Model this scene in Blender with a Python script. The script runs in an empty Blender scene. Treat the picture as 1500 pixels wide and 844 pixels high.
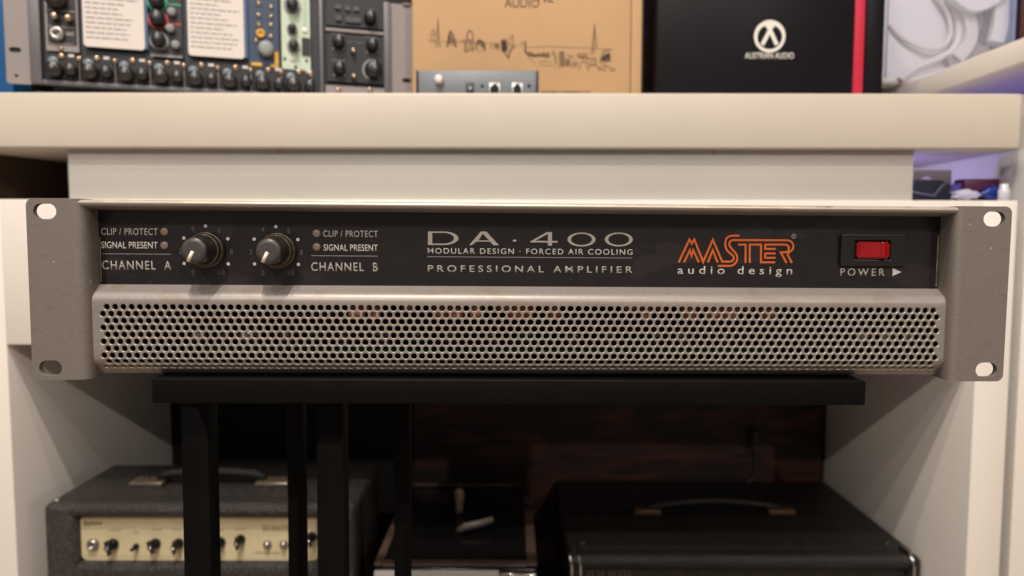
import bpy, bmesh, math, random
from mathutils import Matrix, Vector

random.seed(7)
PI = math.pi
SC = bpy.context.scene
COL = SC.collection

# ------------------------------------------------------------------ camera
CAMZ = 0.75                       # camera height over the floor
FPX, CX, CY = 1051.0, 750.0, 422.0
PITCH, ROLL = math.radians(4.02), math.radians(0.08)
RX, RY = (lambda a: Matrix.Rotation(a, 4, 'X')), (lambda a: Matrix.Rotation(a, 4, 'Y'))
CAMROT = RX(-PITCH) @ RY(-ROLL)
cam_d = bpy.data.cameras.new('camera')
cam = bpy.data.objects.new('camera', cam_d)
COL.objects.link(cam)
cam.matrix_world = Matrix.Translation((0, 0, CAMZ)) @ CAMROT @ RX(PI / 2)
cam_d.sensor_width = 36.0
cam_d.lens = 36.0 * FPX / 1500.0
cam_d.clip_start = 0.01
cam_d.clip_end = 50
cam_d.dof.use_dof = True
cam_d.dof.focus_distance = 0.362
cam_d.dof.aperture_fstop = 9.0
SC.camera = cam

# ------------------------------------------------------------------ light
w = bpy.data.worlds.new('World')
SC.world = w
w.use_nodes = True
bg = w.node_tree.nodes['Background']
bg.inputs[0].default_value = (1.0, 0.92, 0.86, 1)
bg.inputs[1].default_value = 0.19
SC.view_settings.view_transform = 'Standard'
SC.view_settings.look = 'None'
SC.view_settings.exposure = 0.0
SC.view_settings.gamma = 1.0


def lamp(name, kind, loc, power, color, size=0.03, target=None, **kw):
    d = bpy.data.lights.new(name, kind)
    d.energy = power
    d.color = color
    if kind == 'AREA':
        d.shape = kw.get('shape', 'DISK')
        d.size = size
        if 'size_y' in kw:
            d.size_y = kw['size_y']
    else:
        d.shadow_soft_size = size
    o = bpy.data.objects.new(name, d)
    COL.objects.link(o)
    o.location = loc
    if target is not None:
        o.rotation_euler = (Vector(target) - Vector(loc)).to_track_quat('-Z', 'Y').to_euler()
    return o


WARM = (1.0, 0.91, 0.82)
CEIL = CAMZ + 1.72
for x, y, p in ((-0.30, 0.06, 34), (-0.12, -0.22, 84), (-0.45, -0.58, 26), (0.05, -0.92, 24), (-0.75, -1.95, 100), (1.25, -2.25, 92)):
    lamp('ceiling_spot', 'POINT', (x, y, CEIL), p, WARM, 0.028)

# ------------------------------------------------------------------ helpers


def s2l(c):
    c = c / 255.0
    return c / 12.92 if c <= 0.04045 else ((c + 0.055) / 1.055) ** 2.4


def rgb(r, g, b):
    return (s2l(r), s2l(g), s2l(b), 1)


def mat(name, col, rough=0.5, metal=0.0, bump=None, var=None, spec=0.5, trans=0.0, coat=0.0, emit=None, rvar=0.0):
    """col linear rgb(); bump=(scale,strength[,distance]); var=(scale,amount,detail): mottled colour"""
    m = bpy.data.materials.new(name)
    m.use_nodes = True
    nt = m.node_tree
    b = nt.nodes['Principled BSDF']
    b.inputs['Base Color'].default_value = col
    b.inputs['Roughness'].default_value = rough
    b.inputs['Metallic'].default_value = metal
    b.inputs['Specular IOR Level'].default_value = spec
    b.inputs['Transmission Weight'].default_value = trans
    b.inputs['Coat Weight'].default_value = coat
    tc = nt.nodes.new('ShaderNodeTexCoord')
    if var:
        n = nt.nodes.new('ShaderNodeTexNoise')
        n.inputs['Scale'].default_value = var[0]
        n.inputs['Detail'].default_value = var[2] if len(var) > 2 else 5
        n.inputs['Roughness'].default_value = 0.6
        nt.links.new(tc.outputs['Object'], n.inputs['Vector'])
        mp = nt.nodes.new('ShaderNodeMapRange')
        mp.inputs['From Min'].default_value = 0.3
        mp.inputs['From Max'].default_value = 0.7
        mp.inputs['To Min'].default_value = 1 - var[1]
        mp.inputs['To Max'].default_value = 1 + var[1]
        nt.links.new(n.outputs['Fac'], mp.inputs['Value'])
        vm = nt.nodes.new('ShaderNodeVectorMath')
        vm.operation = 'SCALE'
        vm.inputs[0].default_value = col[:3]
        nt.links.new(mp.outputs[0], vm.inputs['Scale'])
        nt.links.new(vm.outputs[0], b.inputs['Base Color'])
        if rvar:
            m2 = nt.nodes.new('ShaderNodeMapRange')
            m2.inputs['From Min'].default_value = 0.3
            m2.inputs['From Max'].default_value = 0.7
            m2.inputs['To Min'].default_value = max(0.02, rough - rvar)
            m2.inputs['To Max'].default_value = min(1, rough + rvar)
            nt.links.new(n.outputs['Fac'], m2.inputs['Value'])
            nt.links.new(m2.outputs[0], b.inputs['Roughness'])
    if bump:
        n = nt.nodes.new('ShaderNodeTexNoise')
        n.inputs['Scale'].default_value = bump[0]
        n.inputs['Detail'].default_value = 4
        nt.links.new(tc.outputs['Object'], n.inputs['Vector'])
        bp = nt.nodes.new('ShaderNodeBump')
        bp.inputs['Strength'].default_value = bump[1]
        bp.inputs['Distance'].default_value = bump[2] if len(bump) > 2 else 0.0002
        nt.links.new(n.outputs['Fac'], bp.inputs['Height'])
        nt.links.new(bp.outputs['Normal'], b.inputs['Normal'])
    if emit:
        b.inputs['Emission Color'].default_value = emit[0]
        b.inputs['Emission Strength'].default_value = emit[1]
    return m


M = {}
M['ear'] = mat('ear_powder_coat', rgb(130, 121, 115), 0.55, 0.25, bump=(850, 0.4, 0.0003), var=(420, 0.05, 3), spec=0.35)
M['grille'] = mat('grille_powder_coat', rgb(152, 144, 138), 0.42, 0.3, bump=(1300, 0.25, 0.0002), var=(500, 0.06, 3), spec=0.45)
M['rim'] = mat('worn_metal_edge', rgb(150, 140, 128), 0.45, 0.4, var=(160, 0.35, 5))
M['panel'] = mat('black_front_panel', rgb(34, 29, 31), 0.36, 0, bump=(1500, 0.12, 0.0001), var=(120, 0.16, 6), spec=0.5)
M['print'] = mat('light_grey_print', rgb(190, 182, 176), 0.5)
M['print_white'] = mat('white_print', rgb(224, 218, 210), 0.5)
M['print_dim'] = mat('faded_print', rgb(96, 94, 100), 0.5)
M['orange'] = mat('orange_print', rgb(236, 112, 44), 0.45)
M['led'] = mat('grey_lamp_lens', rgb(140, 124, 114), 0.35)
M['knob'] = mat('knob_rubber_black', rgb(40, 36, 35), 0.3, bump=(700, 0.2, 0.0002), var=(300, 0.12))
M['knob_skirt'] = mat('knob_skirt_black', rgb(48, 42, 38), 0.25)
M['knob_ring'] = mat('knob_highlight', rgb(98, 86, 74), 0.35, 0.5, var=(300, 0.4))  # highlights along the knob edges, put into a paler colour
M['knob_face'] = mat('knob_face_grey', rgb(74, 68, 67), 0.38)
M['cream'] = mat('cream_pointer', rgb(238, 230, 210), 0.5)
M['black'] = mat('black_plastic', rgb(24, 22, 23), 0.4)
M['blackgloss'] = mat('black_gloss', rgb(20, 18, 19), 0.22)
M['bezel'] = mat('black_bezel', rgb(34, 31, 31), 0.28, spec=0.6)
M['voidblack'] = mat('matt_black', rgb(14, 13, 13), 0.85)
M['red'] = mat('red_translucent_rocker', rgb(168, 5, 16), 0.14, coat=0.8, var=(90, 0.12))
M['chassis'] = mat('dark_steel', rgb(52, 50, 50), 0.5, 0.4, bump=(400, 0.2))
M['copper'] = mat('copper_winding', rgb(186, 120, 88), 0.5, 0.1, bump=(300, 0.4, 0.0004))
M['copper2'] = mat('brown_winding', rgb(140, 92, 74), 0.5, 0.2)
M['pcb'] = mat('green_board', rgb(28, 62, 36), 0.5)
M['capskin'] = mat('capacitor_sleeve', rgb(74, 70, 92), 0.4)
M['alu'] = mat('aluminium', rgb(178, 172, 166), 0.35, 0.9)
M['stand'] = mat('black_steel_coat', rgb(11, 9, 9), 0.55, 0.0, spec=0.12, bump=(600, 0.2, 0.0002), var=(60, 0.15))
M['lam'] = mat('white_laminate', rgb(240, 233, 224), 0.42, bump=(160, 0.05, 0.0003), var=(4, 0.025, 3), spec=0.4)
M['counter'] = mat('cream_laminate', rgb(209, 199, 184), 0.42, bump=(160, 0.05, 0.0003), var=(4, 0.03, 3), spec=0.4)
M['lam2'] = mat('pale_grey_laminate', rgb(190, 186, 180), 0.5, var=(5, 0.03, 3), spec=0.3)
M['walnut'] = mat('dark_wood', rgb(62, 44, 30), 0.5, var=(14, 0.25))
M['tolex'] = mat('black_tolex', rgb(42, 38, 37), 0.36, 0, bump=(800, 1.0, 0.0016), var=(700, 0.25, 3), spec=0.5)  # mottling in both tolex colours paints in glints of the grain
M['tolex2'] = mat('black_tolex_dark', rgb(14, 12, 12), 0.36, 0, bump=(800, 1.0, 0.0016), var=(700, 0.25, 3), spec=0.5)
M['creampanel'] = mat('cream_control_panel', rgb(218, 204, 164), 0.5, var=(30, 0.08))
M['chrome'] = mat('chrome', rgb(215, 212, 208), 0.14, 1.0)
M['brass'] = mat('aged_brass', rgb(82, 60, 40), 0.5, 0.4)
M['rackgrey'] = mat('rack_grey_paint', rgb(140, 132, 130), 0.55, 0.2)
M['rackframe'] = mat('rack_frame_paint', rgb(106, 103, 106), 0.5, 0.3)
M['rackdark'] = mat('rack_dark', rgb(36, 38, 46), 0.5)
M['modblack'] = mat('module_black', rgb(32, 30, 33), 0.5)
M['modblue'] = mat('module_blue', rgb(44, 62, 88), 0.5)
M['modgreen'] = mat('module_pale_green', rgb(190, 204, 182), 0.5)
M['cardblue'] = mat('card_blue_backing', rgb(72, 100, 136), 0.5)
M['label'] = mat('white_paper', rgb(214, 205, 199), 0.7)
M['ink'] = mat('grey_ink', rgb(130, 122, 120), 0.7)
M['gold'] = mat('gold_print', rgb(214, 160, 56), 0.5)
M['lens'] = mat('pale_blue_lens', rgb(124, 134, 142), 0.2)
M['ringgreen'] = mat('green_ring', rgb(50, 150, 120), 0.5)
M['ringred'] = mat('red_ring', rgb(170, 56, 52), 0.5)
M['ringgrey'] = mat('grey_ring', rgb(140, 142, 142), 0.5)
M['screw'] = mat('screw_metal', rgb(190, 165, 140), 0.28, 0.9)
M['kraft'] = mat('kraft_cardboard', rgb(190, 155, 117), 0.8, bump=(300, 0.15, 0.0003), var=(12, 0.035, 6), spec=0.2)
M['inkbrown'] = mat('dark_brown_ink', rgb(66, 46, 38), 0.8)
M['boxblack'] = mat('satin_black_card', rgb(17, 14, 19), 0.45, var=(6, 0.1), spec=0.2)
M['redcard'] = mat('red_card', rgb(196, 34, 62), 0.5)
M['steelblue'] = mat('steel_blue_paint', rgb(116, 121, 126), 0.45, 0.2, var=(200, 0.04))
M['white'] = mat('white_plastic', rgb(226, 220, 216), 0.4)
M['cable'] = mat('white_cable', rgb(216, 206, 200), 0.45)
M['padgrey'] = mat('grey_pad', rgb(150, 138, 130), 0.7)
M['padgrey2'] = mat('dark_grey_pad', rgb(94, 84, 80), 0.7)
M['navy'] = mat('blue_box', rgb(16, 78, 132), 0.5)
M['pouch'] = mat('black_pouch', rgb(40, 42, 62), 0.4)
M['magenta'] = mat('magenta_print_card', rgb(92, 22, 70), 0.4)
M['deepblue'] = mat('deep_blue_pack', rgb(20, 40, 130), 0.3)
M['floor'] = mat('floor_wood', rgb(150, 132, 112), 0.5, var=(6, 0.2))
M['wall'] = mat('dark_wall', rgb(40, 30, 26), 0.8, var=(3, 0.1))

# clear plastic: thin shell with its own tint
m = mat('clear_plastic', rgb(225, 230, 245), 0.12)
nt = m.node_tree
b = nt.nodes['Principled BSDF']
tr = nt.nodes.new('ShaderNodeBsdfTransparent')
tr.inputs[0].default_value = (0.93, 0.935, 0.975, 1)
mx = nt.nodes.new('ShaderNodeMixShader')
mx.inputs[0].default_value = 0.10
nt.links.new(tr.outputs[0], mx.inputs[1])
nt.links.new(b.outputs[0], mx.inputs[2])
nt.links.new(mx.outputs[0], nt.nodes['Material Output'].inputs['Surface'])
M['clear'] = m



def specks(m, scale, thr, col, stretch=None, bstr=0.0, amt=1.0):
    """scatter small chips over a material"""
    nt = m.node_tree
    b = nt.nodes['Principled BSDF']
    tc = nt.nodes.new('ShaderNodeTexCoord')
    n = nt.nodes.new('ShaderNodeTexNoise')
    n.inputs['Scale'].default_value = scale
    n.inputs['Detail'].default_value = 2
    mp = nt.nodes.new('ShaderNodeMapping')
    if stretch:
        mp.inputs['Scale'].default_value = stretch[:3]
        mp.inputs['Rotation'].default_value = (0, stretch[3], 0)
    nt.links.new(tc.outputs['Object'], mp.inputs['Vector'])
    nt.links.new(mp.outputs[0], n.inputs['Vector'])
    mr = nt.nodes.new('ShaderNodeMapRange')
    mr.inputs['From Min'].default_value = thr
    mr.inputs['From Max'].default_value = thr + 0.03
    mr.inputs['To Max'].default_value = amt
    nt.links.new(n.outputs['Fac'], mr.inputs['Value'])
    mx = nt.nodes.new('ShaderNodeMix')
    mx.data_type = 'RGBA'
    src = b.inputs['Base Color']
    if src.is_linked:
        nt.links.new(src.links[0].from_socket, mx.inputs['A'])
    else:
        mx.inputs['A'].default_value = src.default_value
    mx.inputs['B'].default_value = col
    nt.links.new(mr.outputs[0], mx.inputs['Factor'])
    nt.links.new(mx.outputs['Result'], b.inputs['Base Color'])


specks(M['ear'], 330, 0.735, rgb(205, 198, 186))
specks(M['ear'], 90, 0.62, rgb(112, 103, 96), (1, 1, 3.5, 0.3), amt=0.25)
specks(M['panel'], 420, 0.745, rgb(150, 142, 135), amt=0.7)
specks(M['panel'], 26, 0.60, rgb(52, 46, 47), (1, 1, 2.5, 0.2), amt=0.55)
specks(M['grille'], 45, 0.60, rgb(140, 126, 110), (1, 1, 2, 0), amt=0.35)
specks(M['knob'], 500, 0.70, rgb(110, 100, 90), amt=0.5)
specks(M['tolex'], 480, 0.55, rgb(130, 122, 114), amt=0.3)  # painted glints standing in for highlights on the grained covering
specks(M['tolex2'], 480, 0.57, rgb(96, 88, 80), amt=0.22)  # same painted glints, fainter, on the darker covering
M['holerim'] = mat('lit_hole_rim', rgb(190, 180, 166), 0.36, 0.4)  # light caught on the hole edges, put into a paler colour
M['lipwear'] = mat('rubbed_lip', rgb(196, 184, 168), 0.36, 0.35, var=(55, 0.18, 6))
specks(M['lipwear'], 110, 0.66, rgb(140, 130, 118), (1, 3, 3, 0), amt=0.6)

# reddish dark wood board with wild grain
m = mat('red_brown_grain', rgb(40, 16, 12), 0.65)
nt = m.node_tree
b = nt.nodes['Principled BSDF']
tc = nt.nodes.new('ShaderNodeTexCoord')
mp = nt.nodes.new('ShaderNodeMapping')
mp.inputs['Scale'].default_value = (5, 5, 22)
mp.inputs['Rotation'].default_value = (0, math.radians(12), 0)
n = nt.nodes.new('ShaderNodeTexNoise')
n.inputs['Scale'].default_value = 1.6
n.inputs['Detail'].default_value = 7
n.inputs['Distortion'].default_value = 1.2
cr = nt.nodes.new('ShaderNodeValToRGB')
cr.color_ramp.elements[0].position = 0.4
cr.color_ramp.elements[0].color = rgb(20, 11, 10)
cr.color_ramp.elements[1].position = 0.72
cr.color_ramp.elements[1].color = rgb(84, 38, 27)
nt.links.new(tc.outputs['Object'], mp.inputs['Vector'])
nt.links.new(mp.outputs[0], n.inputs['Vector'])
nt.links.new(n.outputs['Fac'], cr.inputs['Fac'])
nt.links.new(cr.outputs[0], b.inputs['Base Color'])
M['redwood'] = m


def ray(px, py):
    return CAMROT.to_3x3() @ Vector(((px - CX) / FPX, 1.0, -(py - CY) / FPX))


CAMP = Vector((0, 0, CAMZ))


def W(px, py, Y):
    """point of the world plane y=Y seen at a pixel of the 1500x844 photograph"""
    v = ray(px, py)
    return CAMP + v * (Y / v.y)


class Frame:
    """a thing's own axes; at(px,py,d) gives local metres on its plane y=d"""

    def __init__(s, mw):
        s.m = mw
        s.i = mw.inverted()

    def at(s, px, py, d=0.0):
        o = s.i @ CAMP
        v = s.i.to_3x3() @ ray(px, py)
        return o + v * ((d - o.y) / v.y)


def link(name, me, parent=None, loc=None):
    o = bpy.data.objects.new(name, me)
    COL.objects.link(o)
    if parent:
        o.parent = parent
    if loc:
        o.location = loc
    return o


def thing(name, label, cat, group=None, mw=None):
    o = bpy.data.objects.new(name, None)
    o.empty_display_size = 0.02
    COL.objects.link(o)
    if mw is not None:
        o.matrix_world = mw
    o['label'] = label
    o['category'] = cat
    if group:
        o['group'] = group
    return o


class MB:
    def __init__(s):
        s.bm = bmesh.new()

    def face(s, pts, mi=0, smooth=False):
        vs = [s.bm.verts.new(p) for p in pts]
        try:
            f = s.bm.faces.new(vs)
            f.material_index = mi
            f.smooth = smooth
        except ValueError:
            pass

    def box(s, x0, x1, y0, y1, z0, z1, bevel=0.0, seg=2, mi=0, mtx=None):
        t = bmesh.new()
        r = bmesh.ops.create_cube(t, size=1)
        for v in t.verts:
            v.co = Vector(((x0 + x1) / 2 + v.co.x * (x1 - x0), (y0 + y1) / 2 + v.co.y * (y1 - y0), (z0 + z1) / 2 + v.co.z * (z1 - z0)))
        if bevel:
            bmesh.ops.bevel(t, geom=t.edges[:] + t.verts[:], offset=bevel, segments=seg, affect='EDGES', profile=0.5)
        s.merge(t, mi, mtx, smooth=bool(bevel))
        return s

    def merge(s, t, mi=0, mtx=None, smooth=False):
        if mtx is not None:
            bmesh.ops.transform(t, matrix=mtx, verts=t.verts)
        mp = {}
        for v in t.verts:
            mp[v] = s.bm.verts.new(v.co)
        for f in t.faces:
            try:
                nf = s.bm.faces.new([mp[v] for v in f.verts])
                nf.material_index = mi
                nf.smooth = smooth
            except ValueError:
                pass
        t.free()

    def lathe(s, c, prof, axis='y', seg=32, mi=0, smooth=True, flute=0):
        """prof: list (r, t) ; t along the axis from c"""
        rings = []
        for r, t in prof:
            ring = []
            for k in range(seg):
                a = 2 * PI * k / seg
                rr = r
                if flute and k % 2:
                    rr = r - flute
                u, v = rr * math.cos(a), rr * math.sin(a)
                if axis == 'y':
                    p = (c[0] + u, c[1] + t, c[2] + v)
                elif axis == 'z':
                    p = (c[0] + u, c[1] + v, c[2] + t)
                else:
                    p = (c[0] + t, c[1] + u, c[2] + v)
                ring.append(s.bm.verts.new(p))
            rings.append(ring)
        for a, b_ in zip(rings, rings[1:]):
            for k in range(seg):
                f = s.bm.faces.new((a[k], a[(k + 1) % seg], b_[(k + 1) % seg], b_[k]))
                f.material_index = mi
                f.smooth = smooth
        for ring in (rings[0], rings[-1]):
            try:
                f = s.bm.faces.new(ring)
                f.material_index = mi
            except ValueError:
                pass
        return s

    def tube(s, pts, r, seg=8, mi=0, closed=False):
        pts = [Vector(p) for p in pts]
        rings = []
        n = len(pts)
        up = Vector((0.13, 0.31, 0.94)).normalized()
        for i, p in enumerate(pts):
            if closed:
                t = pts[(i + 1) % n] - pts[i - 1]
            else:
                t = pts[min(i + 1, n - 1)] - pts[max(i - 1, 0)]
            t.normalize()
            a = t.cross(up).normalized()
            b_ = t.cross(a)
            rr = r[i] if isinstance(r, (list, tuple)) else r
            rings.append([s.bm.verts.new(p + a * rr * math.cos(2 * PI * k / seg) + b_ * rr * math.sin(2 * PI * k / seg)) for k in range(seg)])
        prs = list(zip(rings, rings[1:]))
        if closed:
            prs.append((rings[-1], rings[0]))
        for a, b_ in prs:
            for k in range(seg):
                f = s.bm.faces.new((a[k], a[(k + 1) % seg], b_[(k + 1) % seg], b_[k]))
                f.smooth = True
                f.material_index = mi
        if not closed:
            s.bm.faces.new(rings[0][::-1])
            s.bm.faces.new(rings[-1])
        return s

    def prism(s, pts, axis, a, b_, mi=0, smooth=False):
        """closed polygon of 2-D points swept along an axis from a to b"""
        def P(u, v, t):
            return {'x': (t, u, v), 'y': (u, t, v), 'z': (u, v, t)}[axis]
        A = [s.bm.verts.new(P(u, v, a)) for u, v in pts]
        B = [s.bm.verts.new(P(u, v, b_)) for u, v in pts]
        n = len(pts)
        for i in range(n):
            f = s.bm.faces.new((A[i], A[(i + 1) % n], B[(i + 1) % n], B[i]))
            f.material_index = mi
            f.smooth = smooth
        for R_ in (A, B):
            f = s.bm.faces.new(R_)
            f.material_index = mi
        return s

    def ribbon(s, pts, wd, y, th, mi=0, closed=False):
        """flat print stroke in the x-z plane, front at y, thickness th behind it, mitred"""
        P = [Vector((p[0], p[1])) for p in pts]
        n = len(P)
        off = []
        for i in range(n):
            a = P[i - 1] if (i > 0 or closed) else None
            c = P[(i + 1) % n] if (i < n - 1 or closed) else None
            d1 = (P[i] - a).normalized() if a is not None else None
            d2 = (c - P[i]).normalized() if c is not None else None
            if d1 is None:
                d1 = d2
            if d2 is None:
                d2 = d1
            n1, n2 = Vector((-d1.y, d1.x)), Vector((-d2.y, d2.x))
            m_ = (n1 + n2)
            if m_.length < 1e-6:
                m_ = n1
            m_.normalize()
            k = min(2.6, 1 / max(0.2, m_.dot(n1)))
            off.append(m_ * k * wd / 2)
        L_ = [P[i] + off[i] for i in range(n)]
        R_ = [P[i] - off[i] for i in range(n)]
        rng = range(n if closed else n - 1)
        for i in rng:
            j = (i + 1) % n
            q = [L_[i], L_[j], R_[j], R_[i]]
            s.face([(v.x, y, v.y) for v in q], mi)
            for u, v in ((L_[i], L_[j]), (R_[j], R_[i])):
                s.face([(u.x, y, u.y), (u.x, y + th, u.y), (v.x, y + th, v.y), (v.x, y, v.y)], mi)
        return s

    def build(s, name, m, parent=None, loc=None, recalc=True):
        if recalc:
            bmesh.ops.recalc_face_normals(s.bm, faces=s.bm.faces)
        me = bpy.data.meshes.new(name)
        s.bm.to_mesh(me)
        s.bm.free()
        for k in (m if isinstance(m, (list, tuple)) else [m]):
            me.materials.append(k)
        return link(name, me, parent, loc)


def tag(o, label=None, cat=None, group=None, kind=None):
    if label:
        o['label'] = label
    if cat:
        o['category'] = cat
    if group:
        o['group'] = group
    if kind:
        o['kind'] = kind
    return o


def plate_mesh(outlines, y0, y1, bevel=0.0):
    """2-D outlines (first outer, others holes) in x-z, solid between y0 and y1 -> mesh"""
    cu = bpy.data.curves.new('c', 'CURVE')
    cu.dimensions = '2D'
    cu.fill_mode = 'BOTH'
    cu.extrude = (y1 - y0) / 2 - bevel
    cu.bevel_depth = bevel
    cu.bevel_resolution = 1
    for ol in outlines:
        sp = cu.splines.new('POLY')
        sp.points.add(len(ol) - 1)
        for i, (x, z) in enumerate(ol):
            sp.points[i].co = (x, z, 0, 1)
        sp.use_cyclic_u = True
    o = bpy.data.objects.new('c', cu)
    COL.objects.link(o)
    me = bpy.data.meshes.new_from_object(o)
    bpy.data.objects.remove(o)
    me.transform(Matrix.Translation((0, (y0 + y1) / 2, 0)) @ RX(PI / 2))
    for p_ in me.polygons:
        p_.use_smooth = False
    return me


def text_mesh(s, x0, x1, z0, z1, y, th=0.00006, bold=0.0, space=1.0, shear=0.0, mirror=False):
    """text fitted into the x0..x1, z0..z1 box of the plane y (facing -y)"""
    cu = bpy.data.curves.new('t', 'FONT')
    cu.body = s
    cu.size = 1
    cu.offset = bold
    cu.space_character = space
    cu.shear = shear
    cu.resolution_u = 6
    o = bpy.data.objects.new('t', cu)
    COL.objects.link(o)
    me = bpy.data.meshes.new_from_object(o)
    bpy.data.objects.remove(o)
    xs = [v.co.x for v in me.vertices]
    ys = [v.co.y for v in me.vertices]
    a, b_, c, d = min(xs), max(xs), min(ys), max(ys)
    for v in me.vertices:
        v.co = Vector((x0 + (v.co.x - a) / (b_ - a) * (x1 - x0), y, z0 + (v.co.y - c) / (d - c) * (z1 - z0)))
    bm = bmesh.new()
    bm.from_mesh(me)
    r = bmesh.ops.extrude_face_region(bm, geom=bm.faces[:])
    for g in r['geom']:
        if isinstance(g, bmesh.types.BMVert):
            g.co.y -= th
    bmesh.ops.recalc_face_normals(bm, faces=bm.faces)
    bm.to_mesh(me)
    bm.free()
    return me


def part_mesh(name, me, m, parent, loc=None):
    me.materials.clear()
    me.materials.append(m)
    return link(name, me, parent, loc)


def copy_tree(o, parent=None):
    c = o.copy()
    COL.objects.link(c)
    c.parent = parent
    for ch in list(o.children):
        copy_tree(ch, c)
    return c


def rrect(x0, x1, z0, z1, r, n=6):
    out = []
    for cx, cz, a0 in ((x1 - r, z1 - r, 0), (x0 + r, z1 - r, 90), (x0 + r, z0 + r, 180), (x1 - r, z0 + r, 270)):
        for k in range(n + 1):
            a = math.radians(a0 + 90 * k / n)
            out.append((cx + r * math.cos(a), cz + r * math.sin(a)))
    return out


MM = 0.001

# =================================================================== SETTING
mb = MB()
mb.face([(-4, -4, 0), (4, -4, 0), (4, 4, 0), (-4, 4, 0)])
tag(mb.build('floor', M['floor']), kind='structure')
mb = MB()
mb.box(-3, 3, 1.62, 1.7, 0, 2.6)
tag(mb.build('back_wall', M['wall']), kind='structure')

Zc = lambda py, Y, px=750: W(px, py, Y).z
XL, XR = -0.568, 0.5224            # inner faces of the niche
FRONT = 0.80
ZTOP = Zc(293, FRONT)              # cabinet top
ZRB = Zc(505, FRONT, 7)            # underside of the rail
YB = 1.176                         # niche back
ZF = 0.05                          # niche floor

cab = thing('display_cabinet', 'white laminate cabinet with an open dark niche behind the rack amplifier', 'cabinet', mw=Matrix.Translation((0, 0.8, 0)))
cab_off = (0, -0.8, 0)


def cb(name, x0, x1, y0, y1, z0, z1, m, bev=0.0012):
    return MB().box(x0, x1, y0, y1, z0, z1, bev).build(name, m, cab, cab_off)


PT = 0.0385
cb('side_panel', XL - PT, XL, FRONT, YB + 0.02, 0, ZTOP, M['lam'])
cb('side_panel', XR, XR + PT, FRONT, YB + 0.02, 0, ZTOP, M['lam'])
cb('rail', XL + 0.0003, XR - 0.0003, FRONT - 0.0015, FRONT + 0.02, ZRB, ZTOP, M['lam'])
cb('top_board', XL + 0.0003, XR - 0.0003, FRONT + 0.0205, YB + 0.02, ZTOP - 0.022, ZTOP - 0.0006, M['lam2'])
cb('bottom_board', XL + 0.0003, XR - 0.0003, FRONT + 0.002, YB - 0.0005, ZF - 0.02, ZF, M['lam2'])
cb('back_panel', XL + 0.0003, XR - 0.0003, YB, YB + 0.012, ZF, ZTOP - 0.0225, M['voidblack'])
# reddish board leaning on the back panel, right two thirds
a, c = W(606, 600, YB - 0.008), W(1206, 600, YB - 0.008)
rb = MB().box(a.x, c.x - 0.001, YB - 0.010, YB - 0.002, ZF + 0.0005, ZRB + 0.05, 0.0005).build('grain_board', M['redwood'], cab, cab_off)
# plinth and counter
pl0, pl1 = W(100, 250, 0.812).x, W(1338, 250, 0.812).x
ZCB, ZCT = Zc(217.5, FRONT), Zc(136, FRONT)
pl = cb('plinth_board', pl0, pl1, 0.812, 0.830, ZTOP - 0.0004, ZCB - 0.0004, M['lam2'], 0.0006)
for px in (408, 1047):
    p = W(px, 221.5, 0.812)
    MB().lathe((p.x, 0.812, p.z), [(0.0025, -0.0012), (0.0032, 0.0)], 'y', 14).build('screw', M['screw'], pl)
XCE = W(1497, 170, FRONT).x
cnt = MB().box(-1.1, XCE, FRONT, 1.42, ZCB, ZCT, 0.0025, 3).build('countertop', M['counter'])
tag(cnt, 'thick cream laminate counter slab carrying the rack and the cardboard boxes', 'counter')
# a support behind so the slab rests on something on the left
blk = MB()
a, c = W(-60, 230, 0.82), W(98, 238, 0.955)
d_ = (c - a).normalized()
nrm = Vector((-d_.y, d_.x, 0))
pts = [(a.x, a.y), (c.x, c.y), (c.x + nrm.x * 0.2, c.y + nrm.y * 0.2), (a.x + nrm.x * 0.2, a.y + nrm.y * 0.2)]
blk.prism(pts, 'z', ZTOP + 0.0002, ZCB - 0.0008)
tag(blk.build('wooden_block', M['walnut']), 'dark brown wooden block in the gap under the left end of the counter', 'block')

# neighbouring unit at the right edge, its inside lit blue
nb = thing('side_cabinet', 'cream cabinet at the right edge with a blue lit opening above the counter end', 'cabinet', mw=Matrix.Translation((0.9, 0.8, 0)))
no = (-0.9, -0.8, 0)
XN = 0.5715


def nbx(name, x0, x1, y0, y1, z0, z1, m, bev=0.001):
    return MB().box(x0, x1, y0, y1, z0, z1, bev).build(name, m, nb, no)


ZB0, ZB1 = CAMZ + 0.196, CAMZ + 0.2235
nbx('front_panel', XN, 1.3, FRONT - 0.001, FRONT + 0.004, 0, ZB0 - 0.001, M['lam'])
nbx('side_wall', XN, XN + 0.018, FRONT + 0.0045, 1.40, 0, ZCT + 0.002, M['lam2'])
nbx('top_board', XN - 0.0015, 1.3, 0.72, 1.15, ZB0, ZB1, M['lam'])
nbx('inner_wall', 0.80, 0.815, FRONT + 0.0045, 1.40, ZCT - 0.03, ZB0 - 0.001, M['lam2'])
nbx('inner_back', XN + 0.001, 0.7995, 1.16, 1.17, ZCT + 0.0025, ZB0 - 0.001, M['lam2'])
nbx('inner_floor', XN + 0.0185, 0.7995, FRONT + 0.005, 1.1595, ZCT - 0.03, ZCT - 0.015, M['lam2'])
BLUE = (0.30, 0.24, 1.0)
lamp('blue_strip_light', 'AREA', (0.66, 0.97, ZB0 - 0.004), 0.10, BLUE, 0.03, target=(0.66, 0.97, 0), shape='RECTANGLE', size_y=0.30)
lamp('blue_strip_light', 'AREA', (0.425, 0.91, ZTOP + 0.004), 0.40, BLUE, 0.012, target=(0.47, 0.91, ZTOP + 0.06), shape='RECTANGLE', size_y=0.10)

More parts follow.
